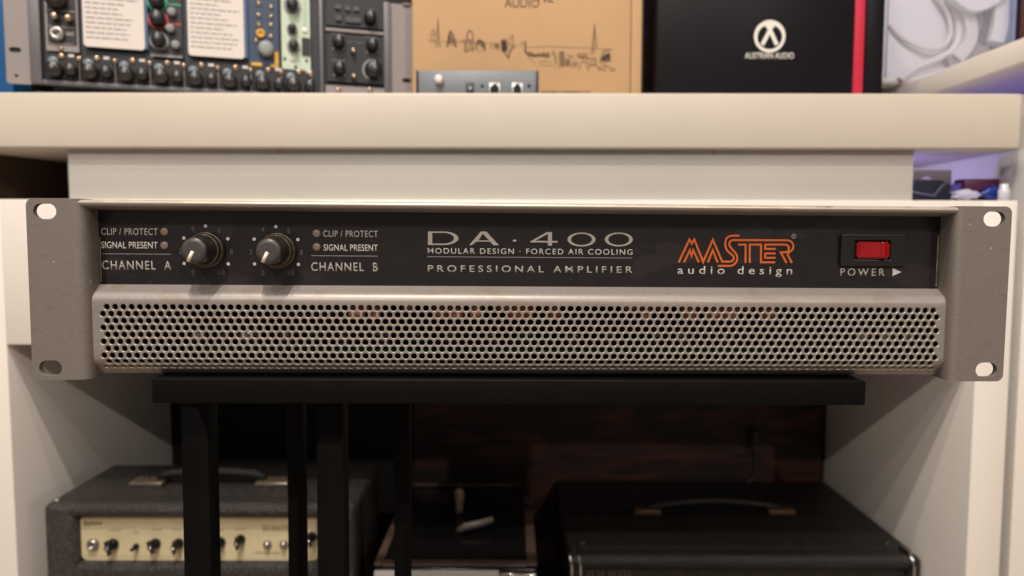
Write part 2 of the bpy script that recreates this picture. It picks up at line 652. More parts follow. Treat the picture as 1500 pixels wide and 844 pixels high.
lamp('gap_fill_light', 'AREA', (0.20, 1.02, ZTOP + 0.03), 0.5, (1, 0.93, 0.86), 0.03, target=(0.56, 0.95, ZTOP + 0.03), shape='RECTANGLE', size_y=0.03)  # added fill lamp, hidden behind the plinth, brightens the side wall

# =================================================================== THE RACK AMPLIFIER
AT = Vector((0.00767518, 0.35259855, CAMZ - 0.02686246))
AROT = Matrix.Rotation(math.radians(1.56935), 4, 'Z') @ Matrix.Rotation(math.radians(0.33395), 4, 'Y')
AM = Matrix.Translation(AT) @ AROT
A = Frame(AM)
WW, HH = 0.4826, 0.0881
amp = thing('rack_amplifier', 'grey two channel rack amplifier with black front panel and perforated grille on the black stand', 'amplifier',
            mw=AM @ Matrix.Translation((0, 0, -HH / 2)))
AO = (0, 0, HH / 2)


def ap(mb, name, m, parent=None, smoothlab=None):
    return mb.build(name, m, parent or amp, AO if parent is None else None)


# --- ears
xfl, xfr = -0.2213, 0.2174           # end of the flat part
wallL = [(xfl, 0.0), (-0.2135, 0.0), (-0.2140, 0.0172)]
wallR = [(xfr, 0.0), (0.2100, 0.0), (0.2147, 0.0172)]


def bez(a, b_, c, n=12):
    out = []
    for i in range(n + 1):
        t = i / n
        out.append(((1 - t) ** 2 * a[0] + 2 * t * (1 - t) * b_[0] + t * t * c[0], (1 - t) ** 2 * a[1] + 2 * t * (1 - t) * b_[1] + t * t * c[1]))
    return out


# plan curves: left bends in then runs straight back to the panel foot
curL = bez((xfl, 0), (-0.2150, 0.0), (-0.2131, 0.0052), 8) + [(-0.2131 + (-0.0009) * t, 0.0052 + 0.012 * t) for t in (0.33, 0.66, 1)]
curR = bez((xfr, 0), (0.2125, 0.0), (0.2125, 0.0045), 8) + [(0.2125 + 0.0022 * t, 0.0045 + 0.0127 * t) for t in (0.33, 0.66, 1)]
curL = bez((xfl, 0), (-0.2148, 0.0), (-0.2142, 0.0062), 24) + [(-0.2142 - 0.0011 * t, 0.0062 + 0.011 * t) for t in (0.33, 0.66, 1)]
curR = bez((xfr, 0), (0.2133, 0.0), (0.2135, 0.0052), 24) + [(0.2135 + 0.0012 * t, 0.0052 + 0.012 * t) for t in (0.33, 0.66, 1)]


def wall_x(cur, d):
    for (x0, y0), (x1, y1) in zip(cur, cur[1:]):
        if y0 <= d <= y1 and y1 > y0:
            return x0 + (x1 - x0) * (d - y0) / (y1 - y0)
    return cur[-1][0] if d > cur[-1][1] else cur[0][0]


def ear(side):
    x_out = side * WW / 2
    xf = xfl if side < 0 else xfr
    lo, hi = min(x_out, xf), max(x_out, xf)
    r = 0.0035
    z0, z1 = -HH / 2, HH / 2
    # outline: rounded on the outer side only
    if side < 0:
        ol = [(hi, z1)] + [(lo + r + r * math.cos(math.radians(a)), z1 - r + r * math.sin(math.radians(a))) for a in range(90, 181, 15)] + \
             [(lo + r + r * math.cos(math.radians(a)), z0 + r + r * math.sin(math.radians(a))) for a in range(180, 271, 15)] + [(hi, z0)]
    else:
        ol = [(lo, z0)] + [(hi - r + r * math.cos(math.radians(a)), z0 + r + r * math.sin(math.radians(a))) for a in range(270, 361, 15)] + \
             [(hi - r + r * math.cos(math.radians(a)), z1 - r + r * math.sin(math.radians(a))) for a in range(0, 91, 15)] + [(lo, z1)]
    holes = []
    for zc in (0.0378, -0.0382):
        xc = side * 0.2325
        h = []
        ra, hw = 0.00375, 0.0018
        for k in range(9):
            a = math.radians(-90 + 180 * k / 8)
            h.append((xc + hw + ra * math.cos(a), zc + ra * math.sin(a)))
        for k in range(9):
            a = math.radians(90 + 180 * k / 8)
            h.append((xc - hw + ra * math.cos(a), zc + ra * math.sin(a)))
        holes.append(h)
    me = plate_mesh([ol] + holes, 0.0, 0.0030)
    bm = bmesh.new()
    bm.from_mesh(me)
    cur = curL if side < 0 else curR
    # wall solid
    th = 0.0022
    outer = cur
    inner = []
    for i, (x, y) in enumerate(cur):
        a = cur[max(0, i - 1)]
        c = cur[min(len(cur) - 1, i + 1)]
        t = Vector((c[0] - a[0], c[1] - a[1])).normalized()
        nn = Vector((-t.y, t.x)) if side < 0 else Vector((t.y, -t.x))
        if i == 0:
            nn = Vector((0, 1))
        inner.append((x + nn.x * th, y + nn.y * th))
    for za, zb in ((z0, z1),):
        n = len(outer)
        Vo = [[bm.verts.new((x, y, z)) for x, y in outer] for z in (za, zb)]
        Vi = [[bm.verts.new((x, y, z)) for x, y in inner] for z in (za, zb)]
        for i in range(n - 1):
            f = bm.faces.new((Vo[0][i], Vo[0][i + 1], Vo[1][i + 1], Vo[1][i]))
            f.smooth = True
            f = bm.faces.new((Vi[0][i + 1], Vi[0][i], Vi[1][i], Vi[1][i + 1]))
            f.smooth = True
            for q in (0, 1):
                bm.faces.new([bm.verts.new(v_.co) for v_ in (Vo[q][i], Vo[q][i + 1], Vi[q][i + 1], Vi[q][i])])
        bm.faces.new([bm.verts.new(v_.co) for v_ in (Vo[0][-1], Vi[0][-1], Vi[1][-1], Vo[1][-1])])
    bmesh.ops.recalc_face_normals(bm, faces=bm.faces)
    bm.normal_update()
    for f in bm.faces:
        # cut edges of the sheet: outer rim, slots, top and bottom
        f.material_index = 0
        if abs(f.normal.y) < 0.3:
            c = f.calc_center_median()
            if abs(f.normal.z) > 0.8 or c.x * side > abs(xf) + 0.001:
                f.material_index = 1
    bm.to_mesh(me)
    bm.free()
    me.materials.clear()
    me.materials.append(M['ear'])
    me.materials.append(M['rim'])
    return link('rack_ear', me, amp, AO)


ear(-1)
ear(1)


def strip(mb, prof, n_end=2, mi=0, smooth=True, x_in=0.0006):
    """sweep a (d,z) profile in x between the two ear walls"""
    rows = []
    for d, z in prof:
        xl = wall_x(curL, d) - x_in
        xr = wall_x(curR, d) + x_in
        rows.append([mb.bm.verts.new((xl + (xr - xl) * k / n_end, d, z)) for k in range(n_end + 1)])
    for a, b_ in zip(rows, rows[1:]):
        for k in range(n_end):
            f = mb.bm.faces.new((a[k], a[k + 1], b_[k + 1], b_[k]))
            f.smooth = smooth
            f.material_index = mi


# --- top lip (rounded front edge, hollow underside running back to the panel)
zt = HH / 2 - 0.0003
lip = [(0.030, zt), (0.0032, zt)] + [(0.0032 - 0.0024 * math.sin(math.radians(a)), zt - 0.0016 + 0.0016 * math.cos(math.radians(a))) for a in (30, 60, 90)] + \
      [(0.0010, zt - 0.0024), (0.0018, zt - 0.0031), (0.0040, zt - 0.0036), (0.009, zt - 0.0041), (0.0150, zt - 0.0046)]
mb = MB()
strip(mb, lip)
for f in mb.bm.faces:
    if 0.0 <= f.calc_center_median().y < 0.0036 and f.calc_center_median().z > zt - 0.0016:
        f.material_index = 1
ap(mb, 'top_lip', [M['grille'], M['lipwear']])

# --- black panel
PD = 0.0142
zp_top, zp_bot = A.at(750, 311, 0.0145).z, A.at(750, 418.5, 0.0142).z
mb = MB()
xl, xr = wall_x(curL, PD) + 0.0002, wall_x(curR, PD) - 0.0002
mb.box(xl, xr, PD, PD + 0.0015, zp_bot - 0.0004, zp_top + 0.0012)
panel = ap(mb, 'front_panel', M['panel'])
mb = MB()
mb.box(xr - 0.0011, xr - 0.0005, PD - 0.0003, PD, zp_bot + 0.0006, zp_top - 0.010)
ap(mb, 'panel_edge', M['rim'])
mb = MB()
mb.box(xl + 0.0003, xl + 0.0007, PD - 0.0003, PD, zp_bot + 0.001, zp_top - 0.014)
mb.bm.normal_update()
ap(mb, 'panel_edge', M['rim'])

# --- grille: one bent sheet, profile (d, z)
GD = 0.005
prof = [(0.0150, zp_bot), (0.0078, -0.00150)]
prof += [(a, b_) for a, b_ in bez((0.0078, -0.00150), (0.0050, -0.00290), (GD, -0.0066), 8)[1:]]
prof += [(GD, -0.0335)]
prof += bez((GD, -0.0335), (GD, -0.0362), (0.0072, -0.0384), 6)[1:]
prof += [(0.0124, -0.0430), (0.0150, -0.0432)]
# arc length table, with s=0 where z=-0.0066
acc = [0.0]
for (a, b_), (c, d) in zip(prof, prof[1:]):
    acc.append(acc[-1] + math.hypot(c - a, d - b_))
i0 = [i for i, p in enumerate(prof) if abs(p[1] + 0.0066) < 1e-9][0]
S0 = acc[i0]


def PS(s):
    s += S0
    for i in range(len(acc) - 1):
        if s <= acc[i + 1] or i == len(acc) - 2:
            t = (s - acc[i]) / (acc[i + 1] - acc[i])
            (a, b_), (c, d) = prof[i], prof[i + 1]
            return (a + (c - a) * t, b_ + (d - b_) * t)


def NS(s):
    a, b_ = PS(s - 0.0004), PS(s + 0.0004)
    t = Vector((b_[0] - a[0], b_[1] - a[1])).normalized()
    return Vector((-t.y, t.x)) * -1 if (-t.y) < 0 else Vector((-t.y, t.x))   # pointing to the inside (+d)


hx0, hx1 = -0.20942, 0.20913
NP = 104
pit = (hx1 - hx0) / NP
rp = 0.003454
s_row1 = 0.00866 - 0.0066
mb = MB()
bm = mb.bm
cache = {}


def V(x, s, push=0.0, nrm=None):
    k = (round(x * 1e6), round(s * 1e6), round(push * 1e6))
    if k in cache:
        return cache[k]
    d, z = PS(s)
    if push:
        d += nrm.x * push
        z += nrm.y * push
    v = bm.verts.new((x, d, z))
    cache[k] = v
    return v


def F(vs, smooth=True, mi=0):
    try:
        f = bm.faces.new(vs)
        f.smooth = smooth
        f.material_index = mi
    except ValueError:
        pass


R_OUT, R_IN = 0.00171, 0.00155
for row in range(10):
    sc = s_row1 + row * rp
    odd = row % 2 == 0
    n = NP if odd else NP + 1
    nn = NS(sc)
    for k in range(n):
        xc = hx0 + pit * (k + (0.5 if odd else 0.0))
        per = []
        hw, hh = pit / 2, rp / 2
        for (ax, az), (bx_, bz) in (((hw, -hh), (hw, hh)), ((hw, hh), (-hw, hh)), ((-hw, hh), (-hw, -hh)), ((-hw, -hh), (hw, -hh))):
            for t in (0, 1 / 3, 2 / 3):
                per.append((ax + (bx_ - ax) * t, az + (bz - az) * t))
        c0, c1, c2, c3 = [], [], [], []
        for u, v in per:
            ang = math.atan2(v, u)
            cu, su = math.cos(ang), math.sin(ang)
            c0.append(V(xc + u, sc + v))
            c1.append(V(xc + cu * R_OUT, sc + su * R_OUT))
            c2.append(V(xc + cu * R_IN, sc + su * R_IN, 0.00028, nn))
            c3.append(V(xc + cu * R_IN, sc + su * R_IN, 0.0014, nn))
        for i in range(12):
            j = (i + 1) % 12
            F((c0[i], c0[j], c1[j], c1[i]), row > 7)
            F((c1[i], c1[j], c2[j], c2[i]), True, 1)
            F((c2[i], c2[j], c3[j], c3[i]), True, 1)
# margins of the grille sheet
s_lo, s_hi = s_row1 - rp / 2, s_row1 + 9.5 * rp
smax, smin = acc[-1] - S0, -S0


def sheet(sa, sb, xa, xb, n):
    rows = []
    for i in range(n + 1):
        s = sa + (sb - sa) * i / n
        d, z = PS(s)
        x0 = xa if xa is not None else wall_x(curL, d) - 0.0006
        x1 = xb if xb is not None else wall_x(curR, d) + 0.0006
        rows.append([bm.verts.new((x0, d, z)), bm.verts.new((x1, d, z))])
    for a, b_ in zip(rows, rows[1:]):
        F((a[0], a[1], b_[1], b_[0]))


# upper band uses the exact profile points
def exact(sa, sb):
    ss = sorted(set([sa, sb] + [x - S0 for x in acc if sa < x - S0 < sb]))
    rows = []
    for s in ss:
        d, z = PS(s)
        rows.append([bm.verts.new((wall_x(curL, d) - 0.0006, d, z)), bm.verts.new((wall_x(curR, d) + 0.0006, d, z))])
    for a, b_ in zip(rows, rows[1:]):
        F((a[0], a[1], b_[1], b_[0]))


exact(smin, s_lo)
exact(s_hi, smax)
sheet(s_lo, s_hi, None, hx0 - pit / 2, 40)
sheet(s_lo, s_hi, hx1 + pit / 2, None, 40)
for row in range(0, 10, 2):
    sc = s_row1 + row * rp
    sheet(sc - rp / 2, sc + rp / 2, hx0 - pit / 2, hx0, 4)
    sheet(sc - rp / 2, sc + rp / 2, hx1, hx1 + pit / 2, 4)
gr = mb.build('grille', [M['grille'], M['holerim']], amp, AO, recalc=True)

# --- chassis body (hollow) behind the front
zb, ztp = -0.0432, HH / 2 - 0.0006
D0, D1 = 0.0175, 0.300
XW = 0.2135
mb = MB()
mb.box(-XW, XW, 0.0152, D1, zb - 0.0004, zb + 0.0011)
mb.box(-XW, XW, 0.0160, D1, ztp - 0.0012, ztp)
mb.box(-XW, -XW + 0.0012, 0.0162, D1, zb + 0.0012, ztp - 0.0013)
mb.box(XW - 0.0012, XW, 0.0162, D1, zb + 0.0012, ztp - 0.0013)
mb.box(-XW + 0.0013, XW - 0.0013, D1 - 0.0012, D1 - 0.0001, zb + 0.0012, ztp - 0.0013)
ap(mb, 'chassis', M['chassis'])
mb = MB()
mb.box(-XW + 0.0014, XW - 0.0014, 0.0165, 0.0175, zp_bot + 0.0002, ztp - 0.0014)
mb.box(-XW + 0.0014, XW - 0.0014, 0.090, 0.092, zb + 0.0013, ztp - 0.0014)
for s_ in (-1, 1):  # black side liners added to keep the lit ear walls dark behind holes
    mb.prism([(0.0068, -0.0045), (0.0895, -0.0030), (0.0895, zb + 0.0014), (0.0150, zb + 0.0016), (0.0136, -0.0424), (0.0082, -0.0372), (0.0066, -0.0345)], 'x', s_ * 0.2117, s_ * 0.2121)
ap(mb, 'bulkhead_and_shade_liner', M['voidblack'])
for px, top in ((1313, 0), (205, 0)):
    for dd in (0.045, 0.27):
        x = A.at(px, 550, 0.045).x
        mb = MB().lathe((x, dd, zb - 0.0005), [(0.0085, 0.0), (0.0085, -0.0020), (0.0065, -0.0030)], 'z', 24)
        ap(mb, 'rubber_foot', M['black'])
# --- innards seen through the grille
coil_px = [534, 668, 758, 968, 520, 549, 597, 646, 697, 738, 775, 812, 925, 948, 1012, 1030, 1050, 1072, 1098, 1130]
for i, px in enumerate(coil_px):
    dd = 0.0100 + 0.0022 * ((i * 13) % 4)
    p = A.at(px, 452 + 9 * ((i * 5) % 3) / 2, dd)
    r = 0.0026 + 0.0026 * ((i * 37) % 5) / 4
    mb = MB().lathe((p.x, dd + r, p.z + 0.002), [(r, -0.0030 - 0.0014 * (i % 3)), (r, 0.003)], 'z', 16)
    ap(mb, 'copper_coil', M['copper' if i % 3 else 'copper2'])
a, c = A.at(300, 512, 0.030), A.at(1120, 512, 0.030)
mb = MB().box(a.x, c.x, 0.026, 0.085, a.z - 0.0008, a.z + 0.0008)
board = ap(mb, 'circuit_board', M['pcb'])
for i, px in enumerate((330, 370, 420, 462, 505, 560, 612, 660, 720, 770, 840, 890, 960, 1000, 1060)):
    p = A.at(px, 505, 0.034)
    r = 0.0028 + 0.0016 * ((i * 7) % 4) / 3
    mb = MB().lathe((p.x, 0.030 + r, c.z + 0.0009), [(r, 0), (r, 0.006 + 0.003 * (i % 2)), (r * 0.9, 0.0072 + 0.003 * (i % 2))], 'z', 14)
    ap(mb, 'capacitor', M['capskin'] if i % 3 else M['pcb'])
for px in (290, 360, 1265, 1300, 1335):
    p = A.at(px, 492, 0.030)
    mb = MB().lathe((p.x, 0.030, p.z), [(0.0045, 0.004), (0.0045, 0), (0.002, -0.0015)], 'y', 16)
    ap(mb, 'metal_can', M['alu'])

# --- print on the panel
TD = PD


def txt(s, px0, px1, pyt, pyb, m='print', bold=0.0, space=1.0, shear=0.0, name='lettering', label=None):
    mid = (pyt + pyb) / 2
    a, c = A.at(px0, mid, TD), A.at(px1, mid, TD)
    xm = (px0 + px1) / 2
    t, b_ = A.at(xm, pyt, TD).z, A.at(xm, pyb, TD).z
    me = text_mesh(s, a.x, c.x, b_, t, TD - 0.00001, bold=bold, space=space, shear=shear)
    o = part_mesh(name, me, M[m], amp, AO)
    o['label'] = label or ('printed words ' + s)
    return o


def rule(px0, py0, px1, py1, wd=0.00022, m='print'):
    a, c = A.at(px0, py0, TD), A.at(px1, py1, TD)
    mb = MB().ribbon([(a.x, (a.z + c.z) / 2), (c.x, (a.z + c.z) / 2)], wd, TD - 0.00006, 0.00005)
    return ap(mb, 'printed_line', M[m])


txt('CLIP / PROTECT', 148.5, 231, 334.4, 344.2, 'print', 0.0, 1.12)
txt('SIGNAL PRESENT', 148.5, 231, 354.2, 364.2, 'print_white', 0.012, 1.02)
rule(149.5, 371.3, 250.5, 373.0)
txt('CHANNEL  A', 149.5, 251, 382, 395.2, 'print', 0.012, 1.18)
txt('CLIP / PROTECT', 473.5, 553.5, 337.8, 347.2, 'print', 0.0, 1.12)
txt('SIGNAL PRESENT', 474, 553.5, 358.2, 367.8, 'print_white', 0.012, 1.02)
rule(456, 374.4, 553.5, 375.6)
txt('CHANNEL  B', 455.8, 553.5, 384.6, 397.4, 'print', 0.012, 1.18)
txt('MODULAR DESIGN · FORCED AIR COOLING', 626.6, 926.6, 364.3, 372.6, 'print_white', 0.006, 1.25)
rule(626, 376, 926, 378.2, 0.0002)
txt('PROFESSIONAL AMPLIFIER', 626.6, 926.6, 389.4, 399.2, 'print', 0.012, 1.5)
txt('POWER', 1231, 1296, 393.2, 404.3, 'print', 0.01, 1.45)
txt('audio design', 992.5, 1160.4, 390.2, 405.6, 'print_white', 0.004, 1.55)
a_, b_, c_ = A.at(1307.5, 392.8, TD), A.at(1307.5, 404.3, TD), A.at(1320.3, 398.5, TD)
mb = MB()
mb.prism([(a_.x, a_.z), (b_.x, b_.z), (c_.x, (a_.z + b_.z) / 2)], 'y', TD - 0.00006, TD - 0.00001)
ap(mb, 'arrow_mark', M['print_white'])

# DA . 400: wide letters with thick stems and thin arms, drawn in photo pixels
LQ = []          # list of (list of quads in px)


def px2(px, py):
    p = A.at(px, py, TD)
    return (p.x, p.z)


def polyobj(name, polys, m, label=None, holes=None):
    """polys: list of outlines in px; even-odd fill via curve"""
    outl = [[px2(*q) for q in po] for po in polys]
    me = plate_mesh(outl, TD - 0.00006, TD - 0.00001)
    o = part_mesh(name, me, M[m], amp, AO)
    if label:
        o['label'] = label
    return o


def ell(cx, cy, rx, ry, a0=0, a1=360, n=28):
    return [(cx + rx * math.cos(math.radians(a0 + (a1 - a0) * k / n)), cy + ry * math.sin(math.radians(a0 + (a1 - a0) * k / n))) for k in range(n + (0 if a1 - a0 == 360 else 1))]


polys = []
# D
polys.append([(626.9, 339.2), (650, 339.2)] + ell(650, 349.1, 21.6, 9.8, -90, 90, 16)[1:-1] + [(650, 358.9), (626.9, 358.9)])
polys.append([(633.2, 341.2), (649, 341.2)] + ell(649, 349.1, 16.0, 8.0, -90, 90, 16)[1:-1] + [(649, 357.0), (633.2, 357.0)])
polyobj('lettering', polys, 'print', 'wide letter D of the printed model name')
polys = [[(704.3, 339.3), (712.5, 339.4), (730.8, 359.2), (722.6, 359.2), (718.2, 354.1), (698.4, 353.9), (691.0, 359.1), (687.4, 359.1)],
         [(707.2, 342.3), (716.4, 352.4), (700.6, 352.2)]]
polyobj('lettering', polys, 'print', 'wide letter A of the printed model name')
polyobj('lettering', [ell(753.9, 352.6, 2.8, 1.7)], 'print', 'printed dot in the model name')
polys = [[(800.8, 340.2), (808.6, 340.2), (808.6, 352.9), (816.8, 353.0), (816.8, 355.6), (808.6, 355.5), (808.6, 359.8), (802.6, 359.8), (802.6, 355.4), (776.6, 355.2), (776.6, 354.0)],
         [(802.6, 342.8), (802.6, 352.9), (784.0, 352.8)]]
polyobj('lettering', polys, 'print', 'digit 4 of the printed model name')
for cx_ in (851.8, 906.4):
    polyobj('lettering', [ell(cx_, 350.9, 20.6, 10.2), ell(cx_, 350.8, 15.4, 8.3)], 'print', 'digit 0 of the printed model name')

# orange double-line logo
lg = lambda q: A.at(960 + q[0] / 6.25, 320 + q[1] / 6.25, TD)


def arc(cx, cy, rx, ry, a0, a1, n=8):
    return [(cx + rx * math.cos(math.radians(a0 + (a1 - a0) * k / n)), cy + ry * math.sin(math.radians(a0 + (a1 - a0) * k / n))) for k in range(n + 1)]


logo = [
    # outer M and A running into the inner S line
    [(213, 403), (312, 193), (333, 232), (356, 193), (437, 398), (526, 196), (612, 396)] + [(680, 396)] + arc(682, 362, 36, 34, 90, -25, 8)[1:] + [(655, 292)] + arc(688, 240, 49, 52, 150, 190, 4)[1:] + arc(705, 222, 66, 64, 190, 270, 6)[1:] + [(770, 158)],
    [(262, 403), (316, 290), (331, 345), (346, 290), (398, 403)],
    [(480, 403), (525, 292), (570, 403)],
    [(572, 435), (680, 435)] + arc(680, 363, 70, 72, 90, -35, 9)[1:] + [(690, 268)] + arc(712, 235, 36, 36, 160, 270, 7) + [(1205, 200)] + arc(1205, 256, 58, 56, -90, 70, 10)[1:] + [(1209, 330), (1250, 408)],
    [(1000, 240), (1185, 240)] + arc(1190, 275, 33, 35, -90, 90, 8) + [(1148, 311), (1200, 408)],
    [(757, 240), (825, 240), (825, 406)],
    [(864, 406), (864, 240), (966, 240), (966, 402), (1096, 402)],
    [(1005, 240), (1005, 280), (1100, 280)],
    [(1100, 321), (1005, 321), (1005, 361), (1100, 361)],
]
mb = MB()
for i, l in enumerate(logo):
    pts = [(lg(q).x, lg(q).z) for q in l]
    mb.ribbon(pts, 0.00098, TD - 0.00006 - i * 0.000004, 0.00005)
o = ap(mb, 'logo', M['orange'])
o['label'] = 'orange double line lettering MASTER'
p = A.at(1162.8, 346.2, TD)
mb = MB()
mb.ribbon([(p.x + 0.0011 * math.cos(k * PI / 9), p.z + 0.0011 * math.sin(k * PI / 9)) for k in range(18)], 0.00022, TD - 0.00006, 0.00005, closed=True)
ap(mb, 'registered_mark', M['print'])
me = text_mesh('R', p.x - 0.0004, p.x + 0.0004, p.z - 0.00055, p.z + 0.00055, TD - 0.00001)
part_mesh('registered_mark', me, M['print'], amp, AO)

# dials
for (kx, ky), dots, nums in (
    ((302.8, 366), [(301, 331), (269.3, 348.8), (333.8, 350), (269.8, 386), (334.3, 386.7)],
     [('4', 282, 335), ('6', 320.7, 337), ('2', 264.2, 368), ('8', 339, 369), ('0', 282.8, 399), ('10', 324.3, 399)]),
    ((407.3, 367.2), [(404.1, 332), (372.4, 350.4), (436.4, 351), (372.9, 386.7), (436.9, 387.4)],
     [('4', 385.2, 336), ('6', 423, 338), ('2', 367.4, 368.7), ('8', 441.6, 369.9), ('0', 385.2, 400), ('10', 426, 399.7)])):
    for (dx, dy) in dots:
        p = A.at(dx, dy, TD)
        mb = MB().lathe((p.x, TD, p.z), [(0.00085, 0), (0.00085, -0.00006)], 'y', 12)
        ap(mb, 'dial_dot', M['print_white'])
    for s, dx, dy in nums:
        hw = 4.4 if len(s) > 1 else 2.1
        o = txt(s, dx - hw, dx + hw, dy - 3.8, dy + 3.8, 'print_dim', 0.0, 1.0, name='numeral')
    p = A.at(kx, ky, PD)
    kn = link('control_knob', None, amp, (p.x, PD, p.z + HH / 2))
    kn.empty_display_size = 0.01
    k1 = MB().lathe((0, 0, 0), [(0.0096, 0.0), (0.0096, -0.0012), (0.0090, -0.0024), (0.0084, -0.0026)], 'y', 48).build('skirt', M['knob_skirt'], kn)
    k2 = MB().lathe((0, 0, 0), [(0.0083, -0.0020), (0.0083, -0.0052), (0.0076, -0.0062), (0.0074, -0.0070), (0.0066, -0.0146), (0.0060, -0.0157), (0.0057, -0.0159)], 'y', 48, flute=0.00018).build('grip', M['knob'], kn)
    k3 = MB().lathe((0, 0, 0), [(0.0058, -0.0155), (0.0056, -0.0161), (0.0040, -0.01625)], 'y', 40).build('face', M['knob_face'], kn)
    MB().lathe((0, 0, 0), [(0.00905, -0.00235), (0.00885, -0.00262), (0.0084, -0.0027)], 'y', 48).build('highlight_ring', M['knob_ring'], kn)  # thin pale rings added to paint the highlights on the knob steps
    MB().lathe((0, 0, 0), [(0.00838, -0.0052), (0.0080, -0.0060), (0.0077, -0.0062)], 'y', 48).build('highlight_ring', M['knob_ring'], kn)
    MB().lathe((0, 0, 0), [(0.00615, -0.01545), (0.0059, -0.01592), (0.00575, -0.0160)], 'y', 48).build('highlight_ring', M['knob_ring'], kn)
    # pointer along ~ 7 o'clock
    ang = math.radians(-116)
    dx, dz = math.cos(ang), math.sin(ang)
    t = bmesh.new()
    bmesh.ops.create_cube(t, size=1)
    for v in t.verts:
        v.co = Vector((v.co.x * 0.0056 + 0.0033, v.co.y * 0.0008 - 0.0164, v.co.z * 0.0017))
    bmesh.ops.bevel(t, geom=t.edges[:], offset=0.0002, segments=2, affect='EDGES')
    mb = MB()
    mb.merge(t, 0, Matrix.Rotation(-ang, 4, 'Y'), True)
    mb.build('pointer', M['cream'], kn)

for q in ((241, 339.5), (241, 359.6), (463.8, 342), (464, 362)):
    p = A.at(q[0], q[1], TD)
    mb = MB().lathe((p.x, TD, p.z), [(0.00205, 0.0), (0.0020, -0.0004), (0.0016, -0.0008), (0.0008, -0.00105)], 'y', 24)
    ap(mb, 'indicator_lamp', M['led'])

# power switch
a, c = A.at(1231.5, 344.5, PD), A.at(1321.5, 388, PD)
i0_, i1_ = A.at(1250, 350.5, PD - 0.002), A.at(1305, 382, PD - 0.002)
sw = link('power_switch', None, amp, ((a.x + c.x) / 2, PD, (a.z + c.z) / 2 + HH / 2))
sw.empty_display_size = 0.01
ox, oz = (a.x + c.x) / 2, (a.z + c.z) / 2
me = plate_mesh([rrect(a.x - ox, c.x - ox, c.z - oz, a.z - oz, 0.0006), rrect(i0_.x - ox, i1_.x - ox, i1_.z - oz, i0_.z - oz, 0.0008)], -0.0024, -0.0001, 0.0006)
part_mesh('bezel', me, M['bezel'], sw)
mb = MB().box(i0_.x - ox - 0.0002, i1_.x - ox + 0.0002, -0.0006, -0.0002, i1_.z - oz, i0_.z - oz)
mb.build('well', M['voidblack'], sw)
r0, r1 = A.at(1256.5, 354.3, PD - 0.003), A.at(1300, 379, PD - 0.003)
xa, xb = r0.x - ox, r1.x - ox
prof_r = [(xa, -0.0008), (xb, -0.0008), (xb, -0.0050), (xb - 0.0010, -0.0058), (xb - 0.0026, -0.0058), (xb - 0.0036, -0.0043), (xa + 0.007, -0.0034), (xa + 0.0008, -0.0030), (xa, -0.0022)]
mb = MB().prism(prof_r, 'z', r1.z - oz, r0.z - oz)
bmesh.ops.recalc_face_normals(mb.bm, faces=mb.bm.faces)
bmesh.ops.bevel(mb.bm, geom=mb.bm.edges[:], offset=0.0009, segments=4, affect='EDGES')
o = mb.build('rocker', M['red'], sw)

# =================================================================== STAND UNDER THE AMPLIFIER
SM = AM @ Matrix.Translation((0, 0, -0.0438)) @ Matrix.Rotation(math.radians(0.13), 4, 'Y')
S = Frame(SM)
flr = -(CAMZ - 0.0705)
st = thing('metal_stand', 'black steel stand with square posts under the rack amplifier', 'stand', mw=SM)
bl, br = S.at(222, 571, 0.003).x, S.at(1268.5, 577, 0.003).x
zbar = S.at(745, 592.6, 0.003).z
MB().box(bl, br, 0.003, 0.26, zbar, -0.00045, 0.0008, 3).build('top_plate', M['stand'], st)
for pxa, pxb, d in ((265, 305, 0.045), (463.5, 503, 0.045), (420, 443.5, 0.17), (577, 600.5, 0.17)):
    a, c = S.at(pxa, 640, d), S.at(pxb, 640, d)
    wd = c.x - a.x
    MB().box(a.x, c.x, d, d + wd, flr + 0.0065, zbar - 0.0002, 0.0006, 2).build('post', M['stand'], st)
a, c = S.at(415, 597, 0.040), S.at(553, 597, 0.040)
mp_ = MB().box(a.x, c.x, 0.038, 0.075, zbar - 0.0030, zbar - 0.0003, 0.0004).build('mounting_plate', M['stand'], st)
for px in (440, 533):
    p = S.at(px, 599, 0.046)
    MB().lathe((p.x, 0.047, zbar - 0.0030), [(0.0034, 0), (0.0032, -0.0012), (0.002, -0.0018)], 'z', 12).build('screw', M['screw'], mp_)
MB().box(-0.22, 0.10, 0.0, 0.26, flr, flr + 0.006, 0.001).build('base_plate', M['stand'], st)

# =================================================================== GUITAR AMPLIFIERS IN THE NICHE


def combo_front(Y):
    return Frame(Matrix.Translation((0, Y, 0)))


# left combo with cream panel
Y0 = 0.815
x0, x1 = W(63, 790, Y0).x, W(521, 790, Y0).x
zt_ = W(290, 736, Y0 + 0.006).z
y1 = 0.965
lc = thing('guitar_amplifier', 'small black guitar amplifier with a cream control panel in the left of the niche', 'amplifier', 'guitar amplifiers stored in the niche', Matrix.Translation(((x0 + x1) / 2, Y0, ZF)))
lo_ = (-(x0 + x1) / 2, -Y0, -ZF)
pz1, pz0 = W(290, 756, Y0 + 0.012).z, W(290, 821, Y0 + 0.012).z
pxl, pxr = W(119, 790, Y0 + 0.012).x, W(466, 790, Y0 + 0.012).x
mb = MB()
mb.box(x0, x1, Y0 + 0.022, y1, ZF, zt_, 0.008, 4)
mb.box(x0, x1, Y0, Y0 + 0.05, pz1, zt_ - 0.0003, 0.009, 4)
mb.box(x0, pxl, Y0, Y0 + 0.05, ZF + 0.001, zt_ - 0.0008, 0.008, 4)
mb.box(pxr, x1, Y0, Y0 + 0.05, ZF + 0.001, zt_ - 0.0008, 0.008, 4)
